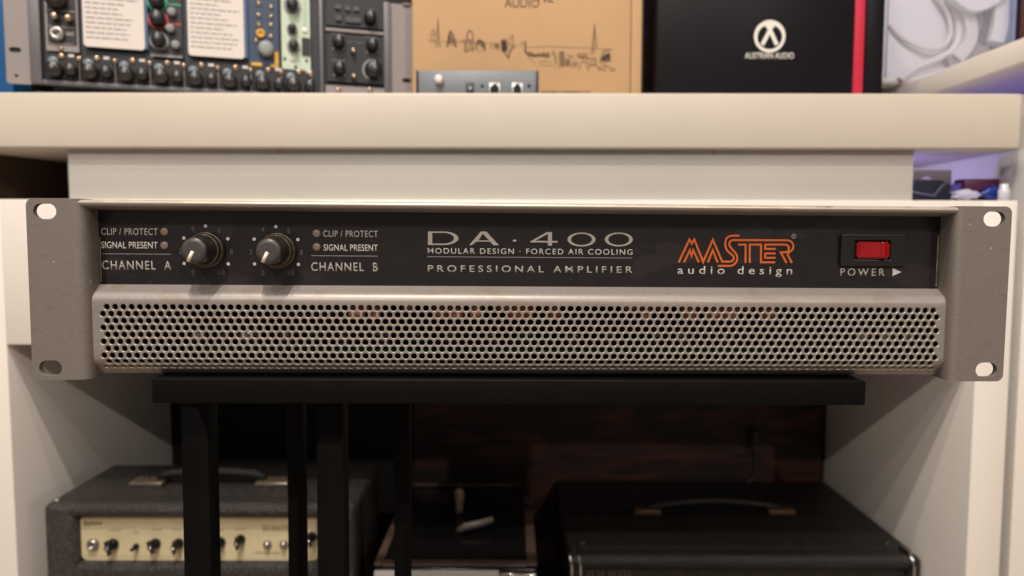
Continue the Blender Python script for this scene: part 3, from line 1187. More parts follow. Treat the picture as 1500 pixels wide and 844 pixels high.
mb.box(x0 + 0.003, x1 - 0.003, Y0 + 0.002, Y0 + 0.05, pz0 - 0.03, pz0, 0.009, 4)
mb.box(x0 + 0.003, x1 - 0.003, Y0 + 0.002, Y0 + 0.05, ZF + 0.0015, ZF + 0.03, 0.008, 4)
mb.build('cabinet', M['tolex'], lc, lo_)
mb = MB().box(pxl - 0.004, pxr + 0.004, Y0 + 0.016, Y0 + 0.0218, ZF + 0.03, pz0 - 0.029)
mb.build('speaker_cloth', M['tolex2'], lc, lo_)
me = plate_mesh([rrect(pxl - 0.001, pxr + 0.001, pz0 - 0.001, pz1 + 0.001, 0.011)], Y0 + 0.012, Y0 + 0.0215, 0.0003)
cp = part_mesh('control_panel', me, M['creampanel'], lc, lo_)
PY = Y0 + 0.012
for px, py, rr in ((166, 797, 7), (228, 796, 6.5), (262, 796, 6.5), (323, 794, 6.5), (352.5, 790, 6), (457, 786, 6)):
    p = W(px, py, PY)
    r = rr / FPX * PY
    mb = MB().lathe((p.x, PY, p.z), [(r * 1.25, 0), (r * 1.15, -0.003), (r * 0.8, -0.004), (r * 0.72, -0.013), (r * 0.6, -0.014)], 'y', 20)
    t = bmesh.new()
    bmesh.ops.create_cube(t, size=1)
    for v in t.verts:
        v.co = Vector((v.co.x * 0.0026, v.co.y * 0.006 - 0.0115, v.co.z * r * 3.0))
    mb.merge(t, 0, Matrix.Translation((p.x, PY, p.z)) @ Matrix.Rotation(random.uniform(-0.5, 0.3), 4, 'Y'))
    k = mb.build('knob', M['blackgloss'], lc, lo_)
    MB().lathe((p.x, PY - 0.0138, p.z), [(r * 0.5, 0.0), (r * 0.4, -0.0012), (r * 0.15, -0.0018)], 'y', 14).build('cap', M['chrome'], k)
p = W(137, 797, PY)
MB().lathe((p.x, PY, p.z), [(0.0072, 0), (0.0072, -0.002), (0.0052, -0.0055), (0.0036, -0.0055), (0.0034, -0.0005)], 'y', 20).build('jack_socket', M['alu'], lc, lo_)
p = W(200, 800, PY)
MB().lathe((p.x, PY, p.z), [(0.0034, 0), (0.0034, -0.003), (0.0016, -0.004), (0.0022, -0.011)], 'y', 12).build('toggle_switch', M['blackgloss'], lc, lo_)
for px in (392, 416):
    p = W(px, 797, PY)
    MB().lathe((p.x, PY, p.z), [(0.005, 0), (0.005, -0.002), (0.0036, -0.003), (0.003, -0.006), (0.001, -0.0062)], 'y', 16).build('push_button', M['alu'], lc, lo_)
a, c = W(122, 767, PY), W(150, 767, PY)
zt2, zb2 = W(136, 762, PY).z, W(136, 771.5, PY).z
o = part_mesh('lettering', text_mesh('Epiphone', a.x, c.x, zb2, zt2, PY - 0.00005, 0.0001, bold=0.01, shear=0.4), M['inkbrown'], lc, lo_)
o['label'] = 'printed name in dark slanted letters'
# unreadable small legends: rows of tiny strokes
mb = MB()
rnd = random.Random(3)
for (pa, pb, py, hgt) in ((160, 178, 777, 2), (196, 204, 780, 2.5), (222, 236, 776, 2), (254, 264, 776, 2), (318, 330, 776, 2), (344, 358, 775, 2), (372, 410, 810, 3), (385, 424, 774, 9), (120, 262, 815, 0.5)):
    q = pa
    while q < pb:
        u, v = W(q, py - hgt / 2, PY), W(q + (1.5 if hgt > 1 else 140), py + hgt / 2, PY)
        k = rnd.uniform(-0.001, 0.001) if hgt > 1 else 0
        mb.face([(u.x, PY - 0.0003, u.z), (v.x, PY - 0.0003, u.z + k), (v.x, PY - 0.0003, v.z + k), (u.x, PY - 0.0003, v.z)])
        q += (2.6 + rnd.random() * 1.2) if hgt > 1 else 400
mb.build('legend_print', mat('legend_ink', rgb(140, 120, 84), 0.7), lc, lo_)
for px, py in ((89, 747), (497, 745)):
    p = W(px, py - 5, Y0 + 0.02)
    MB().lathe((p.x, Y0 + 0.014, zt_ - 0.0004), [(0.0052, 0), (0.0046, 0.0012), (0.002, 0.002)], 'z', 16).build('rivet', M['alu'], lc, lo_)
# strap handle
ha = W(220, 708, 0.885)
hb = W(402, 700, 0.885)
for xx, mtl in ((ha.x, 'creampanel'), (hb.x, 'creampanel')):
    MB().box(xx - 0.021, xx + 0.021, 0.872, 0.898, zt_ - 0.0002, zt_ + 0.006, 0.002, 2).build('handle_bracket', mat('bracket_plate', rgb(120, 108, 92), 0.3, 0.5), lc, lo_)
    for dx in (-0.006, 0.010):
        MB().lathe((xx + dx, 0.889, zt_ + 0.0058), [(0.004, 0), (0.003, 0.0022)], 'z', 10).build('screw', M['brass'], lc, lo_)
mb = MB()
pts = [(ha.x + 0.012, 0.885, zt_ + 0.008)] + [(ha.x + 0.012 + (hb.x - ha.x - 0.024) * t, 0.885, zt_ + 0.012 + 0.004 * math.sin(PI * t)) for t in (0.1, 0.3, 0.5, 0.7, 0.9)] + [(hb.x - 0.012, 0.885, zt_ + 0.008)]
mb.tube(pts, 0.006, 8)
mb.build('handle', M['tolex2'], lc, lo_)

# middle black box with pale front trim
Y0m, Y1m = 0.822, 1.12
zm = W(665, 835, Y0m).z
xa, xb = W(545, 838, Y0m).x, W(787, 838, Y0m).x
mc = thing('guitar_amplifier', 'narrow black amplifier with a bright front trim between the two larger ones', 'amplifier', 'guitar amplifiers stored in the niche', Matrix.Translation(((xa + xb) / 2, Y0m, ZF)))
mo = (-(xa + xb) / 2, -Y0m, -ZF)
MB().box(xa, xb, Y0m + 0.006, Y1m, ZF, zm - 0.001, 0.004, 3).build('cabinet', M['blackgloss'], mc, mo)
MB().box(xa + 0.002, xb - 0.045, Y0m, Y0m + 0.0055, zm - 0.022, zm - 0.0022, 0.0015, 2).build('front_trim', M['white'], mc, mo)
MB().box(xb - 0.044, xb - 0.001, Y0m - 0.001, Y0m + 0.0055, zm - 0.020, zm - 0.004, 0.002, 2).build('corner_trim', M['chrome'], mc, mo)
mb = MB()
for (ax, bx2, ay, by) in ((xa, xa + 0.010, Y0m + 0.01, Y1m), (xb - 0.012, xb, Y0m + 0.01, Y1m), (xa + 0.010, xb - 0.012, Y1m - 0.012, Y1m), (xa + 0.010, xb - 0.012, Y0m + 0.008, Y0m + 0.022)):
    mb.box(ax, bx2, ay, by, zm - 0.001, zm + 0.003, 0.0012, 2)
mb.build('top_rim', mat('worn_brown_edge', rgb(86, 66, 58), 0.4, var=(60, 0.3)), mc, mo)
p = W(678, 777, 0.93)
mb = MB().tube([(p.x - 0.006, 0.925, zm + 0.004), (p.x + 0.004, 0.925, zm + 0.010), (p.x + 0.022, 0.93, zm + 0.012), (p.x + 0.040, 0.935, zm + 0.016)], [0.004, 0.0055, 0.005, 0.004], 10)
mb.build('handle', mat('grey_handle', rgb(112, 100, 96), 0.4), mc, mo)
p = W(673, 746, 1.0)
MB().lathe((p.x, 1.0, zm), [(0.005, 0.0), (0.005, 0.012), (0.0065, 0.018), (0.0065, 0.030), (0.004, 0.034)], 'z', 14).build('knob', mat('pale_knob', rgb(176, 150, 128), 0.4), mc, mo)

# right combo with chrome corners
Y0r, Y1r = 0.878, 1.165
zr = W(1090, 814, Y0r + 0.004).z
xa, xb = W(832, 820, Y0r).x, W(1352, 820, Y0r).x
rc = thing('guitar_amplifier', 'wide black guitar amplifier with chrome corners in the right of the niche', 'amplifier', 'guitar amplifiers stored in the niche', Matrix.Translation(((xa + xb) / 2, Y0r, ZF)))
ro = (-(xa + xb) / 2, -Y0r, -ZF)
mb = MB()
mb.box(xa, xb, Y0r + 0.02, Y1r, ZF, zr, 0.006, 3)
mb.box(xa, xb, Y0r, Y0r + 0.04, zr - 0.020, zr - 0.0004, 0.008, 4)
mb.box(xa, xa + 0.016, Y0r, Y0r + 0.04, ZF + 0.0005, zr - 0.002, 0.006, 3)
mb.box(xb - 0.016, xb, Y0r, Y0r + 0.04, ZF + 0.0005, zr - 0.002, 0.006, 3)
mb.build('cabinet', M['tolex2'], rc, ro)
MB().box(xa + 0.015, xb - 0.015, Y0r + 0.008, Y0r + 0.0198, ZF + 0.002, zr - 0.019).build('control_panel', M['black'], rc, ro)
for px, s in ((834, 1), (847, 1), (1336, 1)):
    x = W(px + 2.5, 825, Y0r - 0.002).x
    mb = MB()
    mb.tube([(x, Y0r + 0.03, zr + 0.0015), (x, Y0r + 0.008, zr + 0.0012), (x, Y0r - 0.0005, zr - 0.004), (x, Y0r - 0.0015, zr - 0.012), (x, Y0r - 0.0015, zr - 0.07)], 0.0022, 8)
    mb.build('chrome_corner', M['chrome'], rc, ro)
for px in (947, 1142):
    p = W(px, 742, 1.02)
    MB().box(p.x - 0.020, p.x + 0.020, 1.008, 1.026, zr, zr + 0.010, 0.003, 2).build('handle_bracket', M['brass'], rc, ro)
a, c = W(947, 742, 1.02), W(1142, 742, 1.02)
mb = MB().tube([(a.x + (c.x - a.x) * t, 1.02, zr + 0.010 + 0.009 * math.sin(PI * t)) for t in [k / 12 for k in range(13)]], 0.005, 8)
mb.build('handle', M['tolex2'], rc, ro)
for px in (853, 1293):
    p = W(px, 788, Y0r + 0.05)
    MB().lathe((p.x, Y0r + 0.04, zr), [(0.004, 0), (0.003, 0.0014), (0.001, 0.002)], 'z', 14).build('rivet', M['brass'], rc, ro)
# tops of unreadable grey letters and knob legends just inside the frame
mb = MB()
for px in (861, 867, 876, 882, 893, 899, 908, 915, 921):
    p, q = W(px, 834, Y0r + 0.008), W(px + 1.6, 850, Y0r + 0.008)
    mb.face([(p.x, Y0r + 0.0078, p.z), (q.x, Y0r + 0.0078, p.z), (q.x, Y0r + 0.0078, q.z), (p.x, Y0r + 0.0078, q.z)])
for k in range(9):
    for j in range(5):
        an = math.radians(150 - 30 * j)
        p = W(950 + 42 * k + 9 * math.cos(an), 848 - 9 * math.sin(an), Y0r + 0.008)
        mb.face([(p.x - 0.0006, Y0r + 0.0078, p.z - 0.0006), (p.x + 0.0006, Y0r + 0.0078, p.z - 0.0006), (p.x + 0.0006, Y0r + 0.0078, p.z + 0.0006), (p.x - 0.0006, Y0r + 0.0078, p.z + 0.0006)])
mb.build('legend_print', mat('dim_legend', rgb(120, 96, 80), 0.6), rc, ro)
# thin power cord hanging at the back right of the niche
pts = [W(1108, 585, 1.150), W(1109, 612, 1.150), W(1107, 640, 1.150), W(1113, 660, 1.148), W(1114, 685, 1.146), W(1104, 702, 1.14), W(1092, 708, 1.13)]
cd = MB().tube([p + Vector((0, 0, 0)) for p in pts], 0.0016, 6).lathe(tuple(pts[2]), [(0.005, 0.012), (0.008, 0.008), (0.008, -0.008), (0.004, -0.012)], 'z', 10).build('power_cord', mat('black_cord', rgb(46, 42, 42), 0.5))
tag(cd, 'thin black power cord hanging against the back of the niche', 'cord')

# =================================================================== ON THE COUNTER
# --- modular effects rack, turned about 17 degrees
YAW = math.radians(17)
Yl = 0.852
pc = W(10, 122, Yl)
RM = Matrix.Translation((pc.x, Yl, ZCT)) @ Matrix.Rotation(YAW, 4, 'Z')
Rk = Frame(RM)
rk = thing('effects_rack', 'grey rack of effects modules with two white label cards at the left of the counter', 'rack', mw=RM)
zb_ = Rk.at(12, 122, 0).z
RW, RH = 0.4826, 0.133
ztop = zb_ + RH


def rq(pa, pya, pb, pyb, d=0.0):
    a, c = Rk.at(pa, pya, d), Rk.at(pb, pyb, d)
    return a.x, c.x, min(a.z, c.z), max(a.z, c.z)


xe1 = Rk.at(46, 100, 0).x
xe2 = Rk.at(572, 100, 0).x
xe3 = Rk.at(605, 100, 0).x


def slot(xc, zc, hw, ra):
    h = []
    for k in range(7):
        a = math.radians(-90 + 30 * k)
        h.append((xc + hw + ra * math.cos(a), zc + ra * math.sin(a)))
    for k in range(7):
        a = math.radians(90 + 30 * k)
        h.append((xc - hw + ra * math.cos(a), zc + ra * math.sin(a)))
    return h


for xa_, xb_, sl in ((0.0, xe1, [(22, 73, 1), (24, 111, 0)]), (xe2, xe3, [(596, 8, 1), (596, 118, 1)])):
    hs = []
    for px, py, kind in sl:
        p = Rk.at(px, py, 0)
        hs.append(slot(p.x, p.z, 0.0032 if kind else 0.0004, 0.003 if kind else 0.0016))
    me = plate_mesh([rrect(xa_, xb_, zb_, ztop, 0.003)] + hs, 0.0, 0.003)
    part_mesh('rack_ear', me, M['rackgrey'], rk)
MB().box(xe1 - 0.008, xe2 + 0.008, 0.020, 0.20, zb_ + 0.002, ztop - 0.002, 0.001).box(0.004, xe3 - 0.004, 0.0035, 0.02, zb_ + 0.004, ztop - 0.004).build('case', M['rackdark'], rk)
# frame bars
xm1, xm2 = Rk.at(457, 110, 0).x, Rk.at(476, 110, 0).x
for (a, c) in ((xe1 + 0.0002, xe1 + 0.012), (xm1 + 0.010, xm1 + 0.0145), (xe2 - 0.009, xe2 - 0.0002)):
    MB().box(a, c, -0.006, 0.0034, zb_ + 0.0005, ztop - 0.0005, 0.0006).build('frame_bar', M['rackframe'], rk)
MB().box(xe1 + 0.0122, xm1 + 0.0098, -0.006, 0.0034, zb_ + 0.0005, zb_ + 0.0055, 0.0006).build('frame_bar', M['rackframe'], rk)
for xx in (0.03, RW - 0.05):
    for yy in (0.02, 0.18):
        MB().lathe((xx, yy, zb_ + 0.001), [(0.012, 0), (0.010, -(zb_ + 0.0008))], 'z', 16).build('foot', M['black'], rk)


def rknob(px, py, r, m='knob', dep=0.012, parent=None, d=0.0, cap=True):
    p = Rk.at(px, py, d)
    mb = MB().lathe((p.x, d, p.z), [(r, 0), (r * 0.96, -dep * 0.8), (r * 0.8, -dep), (r * 0.3, -dep * 1.02)], 'y', 16)
    o = mb.build('knob', M[m], parent or rk)
    if cap:
        q = MB().box(p.x - r * 0.12, p.x + r * 0.12, d - dep * 1.12, d - dep * 0.9, p.z, p.z + r * 0.85)
        q.build('pointer', M['ringgrey'], o)
    return o


def rscrew(px, py, r=0.0030, parent=None, m='screw', d=0.0):
    p = Rk.at(px, py, d)
    return MB().lathe((p.x, d, p.z), [(r, 0), (r * 0.9, -0.0012), (r * 0.4, -0.002)], 'y', 12).build('screw', M[m], parent or rk)


def rbox(name, pa, pya, pb, pyb, m, d0=0.0, d1=0.003, parent=None):
    a, c, e, f = rq(pa, pya, pb, pyb, d0)
    return MB().box(a, c, d0, d1, e, f).build(name, M[m], parent or rk)


# bottom row of small two-knob modules
X0c, dX = 65.5, 50.5
colx = [65, 116.5, 169, 220, 270, 320, 368, 413, 456]
for i in range(8):
    ca, cb_ = colx[i], colx[i + 1]
    dy = (ca - 65) * 0.066
    mod = rbox('small_module', ca + 1.5, 77 + dy, cb_ - 1.5, 118 + dy, 'modblack', -0.002, 0.003)
    rbox('divider', cb_ - 1.2, 84 + dy, cb_ + 1.2, 124 + dy, 'rackgrey', -0.006, -0.0025)
    rknob(ca + 17, 103 + dy, 0.0094, dep=0.014, parent=mod, d=-0.002)
    rknob(ca + 41, 104 + dy, 0.0070, dep=0.012, parent=mod, d=-0.002)
    p = Rk.at(ca + 13, 90 + dy, -0.003)
    MB().lathe((p.x, -0.002, p.z), [(0.0062, 0), (0.0055, -0.003), (0.003, -0.0045)], 'y', 16).build('lamp_lens', M['lens'], mod)
    rscrew(ca + 25, 82.5 + dy, 0.0042, mod, d=-0.002)
    rscrew(cb_ - 1, 86 + dy, 0.0034, mod, d=-0.0065)
    rbox('tag', ca + 35, 79.5 + dy, ca + 43.5, 84 + dy, 'label', -0.0028, -0.0021, mod)

# module 1
mod = rbox('module', 63, -40, 116, 77, 'rackgrey', -0.002, 0.003)
rbox('face', 66, -40, 113, 67, 'modblack', -0.0026, -0.0021, mod)
rknob(84, 1, 0.0115, dep=0.014, parent=mod, d=-0.0026)
p = Rk.at(84, 50, -0.0026)
MB().lathe((p.x, -0.0026, p.z), [(0.0085, 0), (0.0085, -0.004), (0.0065, -0.006), (0.0034, -0.006), (0.0030, -0.001)], 'y', 18).build('jack_socket', M['alu'], mod)
for q in ((82, 26), (102, 29)):
    rknob(q[0], q[1], 0.0042, 'screw', 0.010, mod, -0.0026, False)
rscrew(90, 71, 0.0028, mod, d=-0.002)
for (a, c, e) in ((97, 46, 108), (66, 15, 110), (70, 39, 108), (70, 63, 108), (97, 6, 108)):
    rbox('print_mark', a, c, e, c + (7 if c == 46 else 1.4), 'ink', -0.0029, -0.0027, mod)


def card(pa, pb, ybot):
    a, c, e, f = rq(pa, -40, pb, ybot, -0.0026)
    rbox('module', pa - 3, -40, pb + 5, ybot + 6, 'cardblue', -0.002, 0.003)
    p0, p1 = Rk.at(pa, ybot, -0.006), Rk.at(pb, ybot + 8, -0.006)
    me = plate_mesh([rrect(p0.x, p1.x, (p0.z + p1.z) / 2, ztop - 0.004, 0.004)], -0.0042, -0.0034, 0.0002)
    o = part_mesh('label_card', me, M['label'], rk)
    mb = MB()
    rn = random.Random(int(pa))
    z = (p0.z + p1.z) / 2 + 0.010
    while z < ztop - 0.01:
        x = p0.x + 0.003
        end = p1.x - 0.004 - rn.random() * 0.028
        while x < end:
            l = rn.uniform(0.003, 0.011)
            x2 = min(x + l, end)
            mb.face([(x, -0.0044, z), (x2, -0.0044, z), (x2, -0.0044, z + 0.0014), (x, -0.0044, z + 0.0014)])
            x += l + 0.0015
        z += 0.0058
    q = mb.build('small_print', M['ink'], o)


card(122, 212, 66)
card(276, 358, 79)
# ring knob module
mod = rbox('module', 219.5, -40, 268, 86, 'modblack', -0.002, 0.003)
for (px, py, ring, r) in ((230, 3, 'ringgreen', 0.0118), (231.5, 29, 'ringred', 0.0118), (233, 60, 'ringgrey', 0.0110)):
    p = Rk.at(px, py, -0.002)
    MB().lathe((p.x, -0.002, p.z), [(r, 0), (r, -0.0006)], 'y', 24).build('ring', M[ring], mod)
    rknob(px, py, r * 0.78, 'black', 0.013, mod, -0.0027)
for (px, py, m_) in ((252, 19, 'ringgrey'), (250, 43, 'ringgrey'), (258, 67, 'ringgrey')):
    rknob(px, py, 0.0052, m_, 0.008, mod, -0.002)
rbox('print_mark', 245, 33, 265, 37.5, 'ringred', -0.0024, -0.0021, mod)
rbox('print_mark', 247, 5, 265, 9, 'ringgreen', -0.0024, -0.0021, mod)
rbox('face', 221, 79, 267, 85.5, 'rackgrey', -0.0026, -0.0021, mod)
# blue module with gold print
mod = rbox('module', 362, -40, 409, 99, 'modblue', -0.002, 0.003)
for (px, py) in ((379, 5), (379, 22), (397, 10), (397, 24), (379, 36), (397, 37), (375, 60), (397, 54)):
    rscrew(px, py, 0.0032, mod, d=-0.002)
    rbox('print_mark', px - 6, py + 4.5, px + 6, py + 5.6, 'ink', -0.0024, -0.0021, mod)
p = Rk.at(382, 49.5, -0.002)
MB().lathe((p.x, -0.002, p.z), [(0.0055, 0), (0.0055, -0.003), (0.0026, -0.003), (0.0024, -0.0008)], 'y', 16).build('jack_socket', M['gold'], mod)
rknob(390, 73, 0.0098, 'ringgrey', 0.012, mod, -0.002, False)
rbox('print_mark', 368, 91, 384, 97, 'gold', -0.0024, -0.0021, mod)
rbox('print_mark', 396, 94, 408, 99, 'gold', -0.0024, -0.0021, mod)
rbox('print_mark', 402, 76, 408, 94, 'gold', -0.0024, -0.0021, mod)
# pale green module
mod = rbox('module', 410.5, -40, 455, 104, 'modgreen', -0.002, 0.003)
for (px, py, r) in ((428, 8, 0.0095), (428, 43, 0.0062), (430, 68, 0.0074)):
    p = Rk.at(px, py, -0.002)
    MB().lathe((p.x, -0.002, p.z), [(r * 1.15, 0), (r * 1.15, -0.002)], 'y', 20).build('ring', M['ringgrey'], mod)
    rknob(px, py, r * 0.8, 'black', 0.011, mod, -0.004, False)
for (px, py) in ((446.5, 45), (429, 86)):
    rscrew(px, py, 0.0042, mod, 'white', -0.002)
rbox('connector', 442, 55, 454, 81, 'black', -0.0045, -0.0021, mod)
for (px, py) in ((417, 86), (433, 98), (449, 89)):
    rscrew(px, py, 0.0018, mod, 'black', -0.002)
for k in range(14):
    rbox('print_mark', 444, -6 + k * 3.4, 450, -5.2 + k * 3.4, 'ringgreen', -0.0024, -0.0021, mod)
# right device
mod = rbox('module', 477, -40, 567, 44, 'modblack', -0.002, 0.003)
for (px, py, wx, wy) in ((495, 10, 9, 7), (509, 12, 8, 7), (522, 13, 8, 7), (496, 26, 9, 9), (517, 29, 22, 10), (538, 2, 50, 0)):
    if wy:
        rbox('push_button', px - wx / 2, py - wy / 2, px + wx / 2, py + wy / 2, 'knob', -0.005, -0.0021, mod)
rknob(542, 27, 0.0082, 'black', 0.012, mod, -0.002)
rbox('print_mark', 531, 12, 555, 14.5, 'ink', -0.0024, -0.0021, mod)
rbox('print_mark', 515, 39, 545, 41, 'modblue', -0.0024, -0.0021, mod)
mod = rbox('module', 478, 48, 567, 124, 'modblack', -0.002, 0.003)
for (px, py, r) in ((496, 62, 0.0078), (545, 67, 0.0078), (497, 101, 0.0078), (547, 103, 0.0112)):
    rknob(px, py, r, 'black', 0.012, mod, -0.002)
    rbox('print_mark', px - 11, py - 13.5, px + 8, py - 11, 'ink', -0.0024, -0.0021, mod)
    for s_ in (-8, 8):
        rscrew(px + s_, py + 10, 0.0014, mod, 'ringgrey', -0.002)
p = Rk.at(547, 103, -0.002)
mb = MB().ribbon([(p.x + 0.0135 * math.cos(math.radians(a)), p.z + 0.0135 * math.sin(math.radians(a))) for a in range(80, 250, 15)], 0.0022, -0.0026, 0.0004)
mb.build('print_mark', M['ringgrey'], mod)
rbox('print_mark', 509, 61, 533, 63.5, 'ink', -0.0024, -0.0021, mod)
rbox('print_mark', 509, 101, 529, 102.5, 'ink', -0.0024, -0.0021, mod)
for (px, py) in ((517, 76), (518, 113)):
    rknob(px, py, 0.0030, 'screw', 0.009, mod, -0.002, False)
rbox('face', 477, 44.3, 567, 47.7, 'rackgrey', -0.0035, 0.003)
rbox('face', 477, 124.5, 567, 150, 'rackgrey', -0.0035, 0.003)
for px in (496, 542):
    rscrew(px, 132, 0.0038, rk, 'screw', -0.0035)

# blue thing at the far left edge
p, q = W(-60, 0, 0.93), W(9, 0, 0.93)
o = MB().box(p.x, q.x, 0.935, 1.05, ZCT, ZCT + 0.22, 0.001).build('blue_box', M['navy'])
tag(o, 'bright blue box just behind the left edge of the effects rack', 'box')

# --- kraft carton with skyline print
YK = 0.955
xa, xb = W(604, 60, YK).x, W(940.5, 60, YK).x
kb = thing('cardboard_box', 'brown kraft carton printed with a sketched city skyline in the middle of the counter', 'box', mw=Matrix.Translation(((xa + xb) / 2, YK, ZCT)))
ko = (-(xa + xb) / 2, -YK, -ZCT)
xs_ = W(924.5, 60, YK).x
MB().box(xa, xs_ - 0.0004, YK, YK + 0.11, ZCT, ZCT + 0.26, 0.0012, 2).build('carton_body', M['kraft'], kb, ko)
MB().box(xs_ + 0.0004, xb, YK + 0.0008, YK + 0.11, ZCT, ZCT + 0.259, 0.0012, 2).build('lid_flap', M['kraft'], kb, ko)
KY = YK - 0.00005


def kp(px, py):
    p = W(px, py, YK)
    return (p.x, p.z)


def ks(mb, pts, wd=1.0):
    mb.ribbon([kp(*q) for q in pts], 1.0 * wd * YK / FPX, KY - 0.0001, 0.0001)


c5 = lambda q: (640 + q[0] / 9.375, 20 + q[1] / 9.375)     # crop A of the print
c6 = lambda q: (760 + q[0] / 9.375, 20 + q[1] / 9.375)     # crop B
mb = MB()
rn = random.Random(11)
ks(mb, [(632, 64), (632, 46), (636, 44), (636, 64)], 0.8)
ks(mb, [(638.5, 70), (641.5, 24), (644.5, 70)], 1.1)
ks(mb, [(641.5, 30), (642, 68)], 0.8)
ks(mb, [(633, 52), (640, 48)], 1.0)
ks(mb, [c5(q) for q in ((140, 465), (160, 320), (190, 240), (225, 310), (260, 430))], 1.9)
for k in range(6):
    ks(mb, [c5((150 + 16 * k, 450 - 20 * k % 50)), c5((165 + 12 * k, 290 + 14 * k))], 0.9)
ks(mb, [c5(q) for q in ((225, 435), (280, 445))], 1.4)
ks(mb, [c5(q) for q in ((320, 400), (340, 370), (390, 360), (500, 360))], 0.8)
ks(mb, [c5(q) for q in ((415, 350), (415, 280), (445, 232), (485, 260), (500, 350))], 1.5)
for x in (385, 400, 430, 460, 485, 500):
    ks(mb, [c5((x, 365)), c5((x + rn.uniform(-4, 4), 520))], 0.9)
ks(mb, [c5(q) for q in ((380, 520), (420, 530))], 1.4)
ks(mb, [c5(q) for q in ((540, 500), (545, 400), (580, 365), (630, 385), (655, 430), (650, 505))], 2.0)
for k in range(5):
    ks(mb, [c5((560 + 18 * k, 380)), c5((570 + 18 * k, 430 + 10 * k))], 1.1)
for x in (740, 790, 810, 830, 850):
    ks(mb, [c5((x, 400 + rn.uniform(0, 40))), c5((x + 10, 490))], 1.1)
for x in (890, 905, 920, 935, 950):
    ks(mb, [c5((x, 350 + rn.uniform(0, 20))), c5((x + 5, 520))], 1.7)
ks(mb, [c5(q) for q in ((890, 500), (940, 550), (985, 610), (1000, 530), (1050, 460), (1075, 465))], 1.7)
ks(mb, [c5(q) for q in ((1000, 430), (1000, 340), (1040, 300), (1050, 440), (1010, 440))], 0.9)
ks(mb, [c5(q) for q in ((1160, 460), (1165, 400), (1200, 380))], 1.0)
ks(mb, [c5(q) for q in ((1215, 385), (1215, 530), (1250, 565))], 2.4)
ks(mb, [(626, 59), (640, 60)], 0.6)
ks(mb, [(646, 61), (700, 63), (760, 66)], 0.5)
ks(mb, [c6(q) for q in ((120, 465), (420, 455), (780, 470), (1300, 495))], 0.6)
for k in range(15):
    x = 130 + 20 * k
    ks(mb, [c6((x, 575 - rn.uniform(10, 60))), c6((x + 12, 590))], 1.2)
ks(mb, [c6(q) for q in ((120, 570), (280, 575), (420, 600))], 1.6)
ks(mb, [c6(q) for q in ((120, 590), (200, 660), (225, 720))], 0.6)
ks(mb, [c6(q) for q in ((280, 690), (300, 660), (480, 665))], 0.6)
ks(mb, [c6(q) for q in ((290, 710), (480, 715))], 0.7)
ks(mb, [c6(q) for q in ((460, 580), (475, 510), (500, 600), (515, 700))], 1.3)
for x in (560, 580, 600, 612, 640, 660, 680, 700, 735, 760, 785):
    ks(mb, [c6((x, (530 if x < 620 else 610 if x < 710 else 670) + rn.uniform(-6, 10))), c6((x + 4, 730))], 1.15)
ks(mb, [c6(q) for q in ((560, 530), (615, 530))], 1.4)
ks(mb, [c6(q) for q in ((690, 600), (740, 580))], 1.6)
ks(mb, [c6(q) for q in ((800, 590), (820, 550), (940, 550))], 0.9)
for k in range(7):
    ks(mb, [c6((810 + 16 * k, 580)), c6((820 + 16 * k, 610))], 1.2)
ks(mb, [c6(q) for q in ((990, 570), (1042, 150), (1070, 480))], 1.3)
ks(mb, [c6(q) for q in ((1042, 150), (1030, 560))], 1.2)
ks(mb, [c6(q) for q in ((930, 710), (935, 615), (1060, 615), (1060, 700), (940, 700))], 0.9)
ks(mb, [c6(q) for q in ((820, 790), (850, 690), (880, 610), (900, 690))], 0.8)
ks(mb, [c6(q) for q in ((950, 800), (950, 740), (1060, 700), (1110, 770), (1200, 780))], 0.9)
ks(mb, [c6(q) for q in ((1110, 660), (1140, 580), (1190, 520), (1240, 490), (1250, 660), (1110, 670))], 1.0)
for k in range(8):
    ks(mb, [c6((1130 + 15 * k, 650)), c6((1150 + 13 * k, 590 - 8 * k))], 1.3)
ks(mb, [c6(q) for q in ((1120, 715), (1240, 730), (1270, 790), (1330, 780))], 0.9)
for (xa_, xb_, ya_, yb_, n_) in ((655, 668, 48, 68, 8), (680, 694, 56, 74, 10), (697, 710, 60, 74, 8), (722, 732, 60, 73, 7), (734, 748, 60, 78, 9), (773, 804, 76, 84, 18), (812, 844, 80, 98, 22), (845, 866, 79, 92, 12), (858, 874, 84, 98, 9), (880, 894, 74, 90, 12), (872, 900, 95, 102, 10)):
    for k in range(n_):
        x = rn.uniform(xa_, xb_)
        y = rn.uniform(ya_, yb_)
        if rn.random() < 0.7:
            ks(mb, [(x, y), (x + rn.uniform(-0.6, 0.6), y + rn.uniform(2, 6))], rn.uniform(0.4, 0.8))
        else:
            ks(mb, [(x, y), (x + rn.uniform(2, 6), y + rn.uniform(-0.8, 0.8))], rn.uniform(0.4, 0.7))
o = mb.build('skyline_print', M['inkbrown'], kb, ko)
o['label'] = 'thin dark line drawing of a city skyline'
for s, a, c, t, b_ in (('AUDIO', 739, 790, -3.5, 11.5), ('INE', 783, 811, -14, 3.5)):
    p0, p1 = kp(a, b_), kp(c, t)
    me = text_mesh(s, p0[0], p1[0], p0[1], p1[1], KY, 0.0001, space=1.0)
    o = part_mesh('lettering', me, M['inkbrown'], kb, ko)
mb = MB()
for k in range(16):
    p0, p1 = kp(793 + k * 4.6, 133.5), kp(793 + k * 4.6 + rn.uniform(1.5, 3.4), 137.5)
    mb.face([(p0[0], KY - 0.0001, p0[1]), (p1[0], KY - 0.0001, p0[1]), (p1[0], KY - 0.0001, p1[1]), (p0[0], KY - 0.0001, p1[1])])
mb.build('small_print', M['inkbrown'], kb, ko)

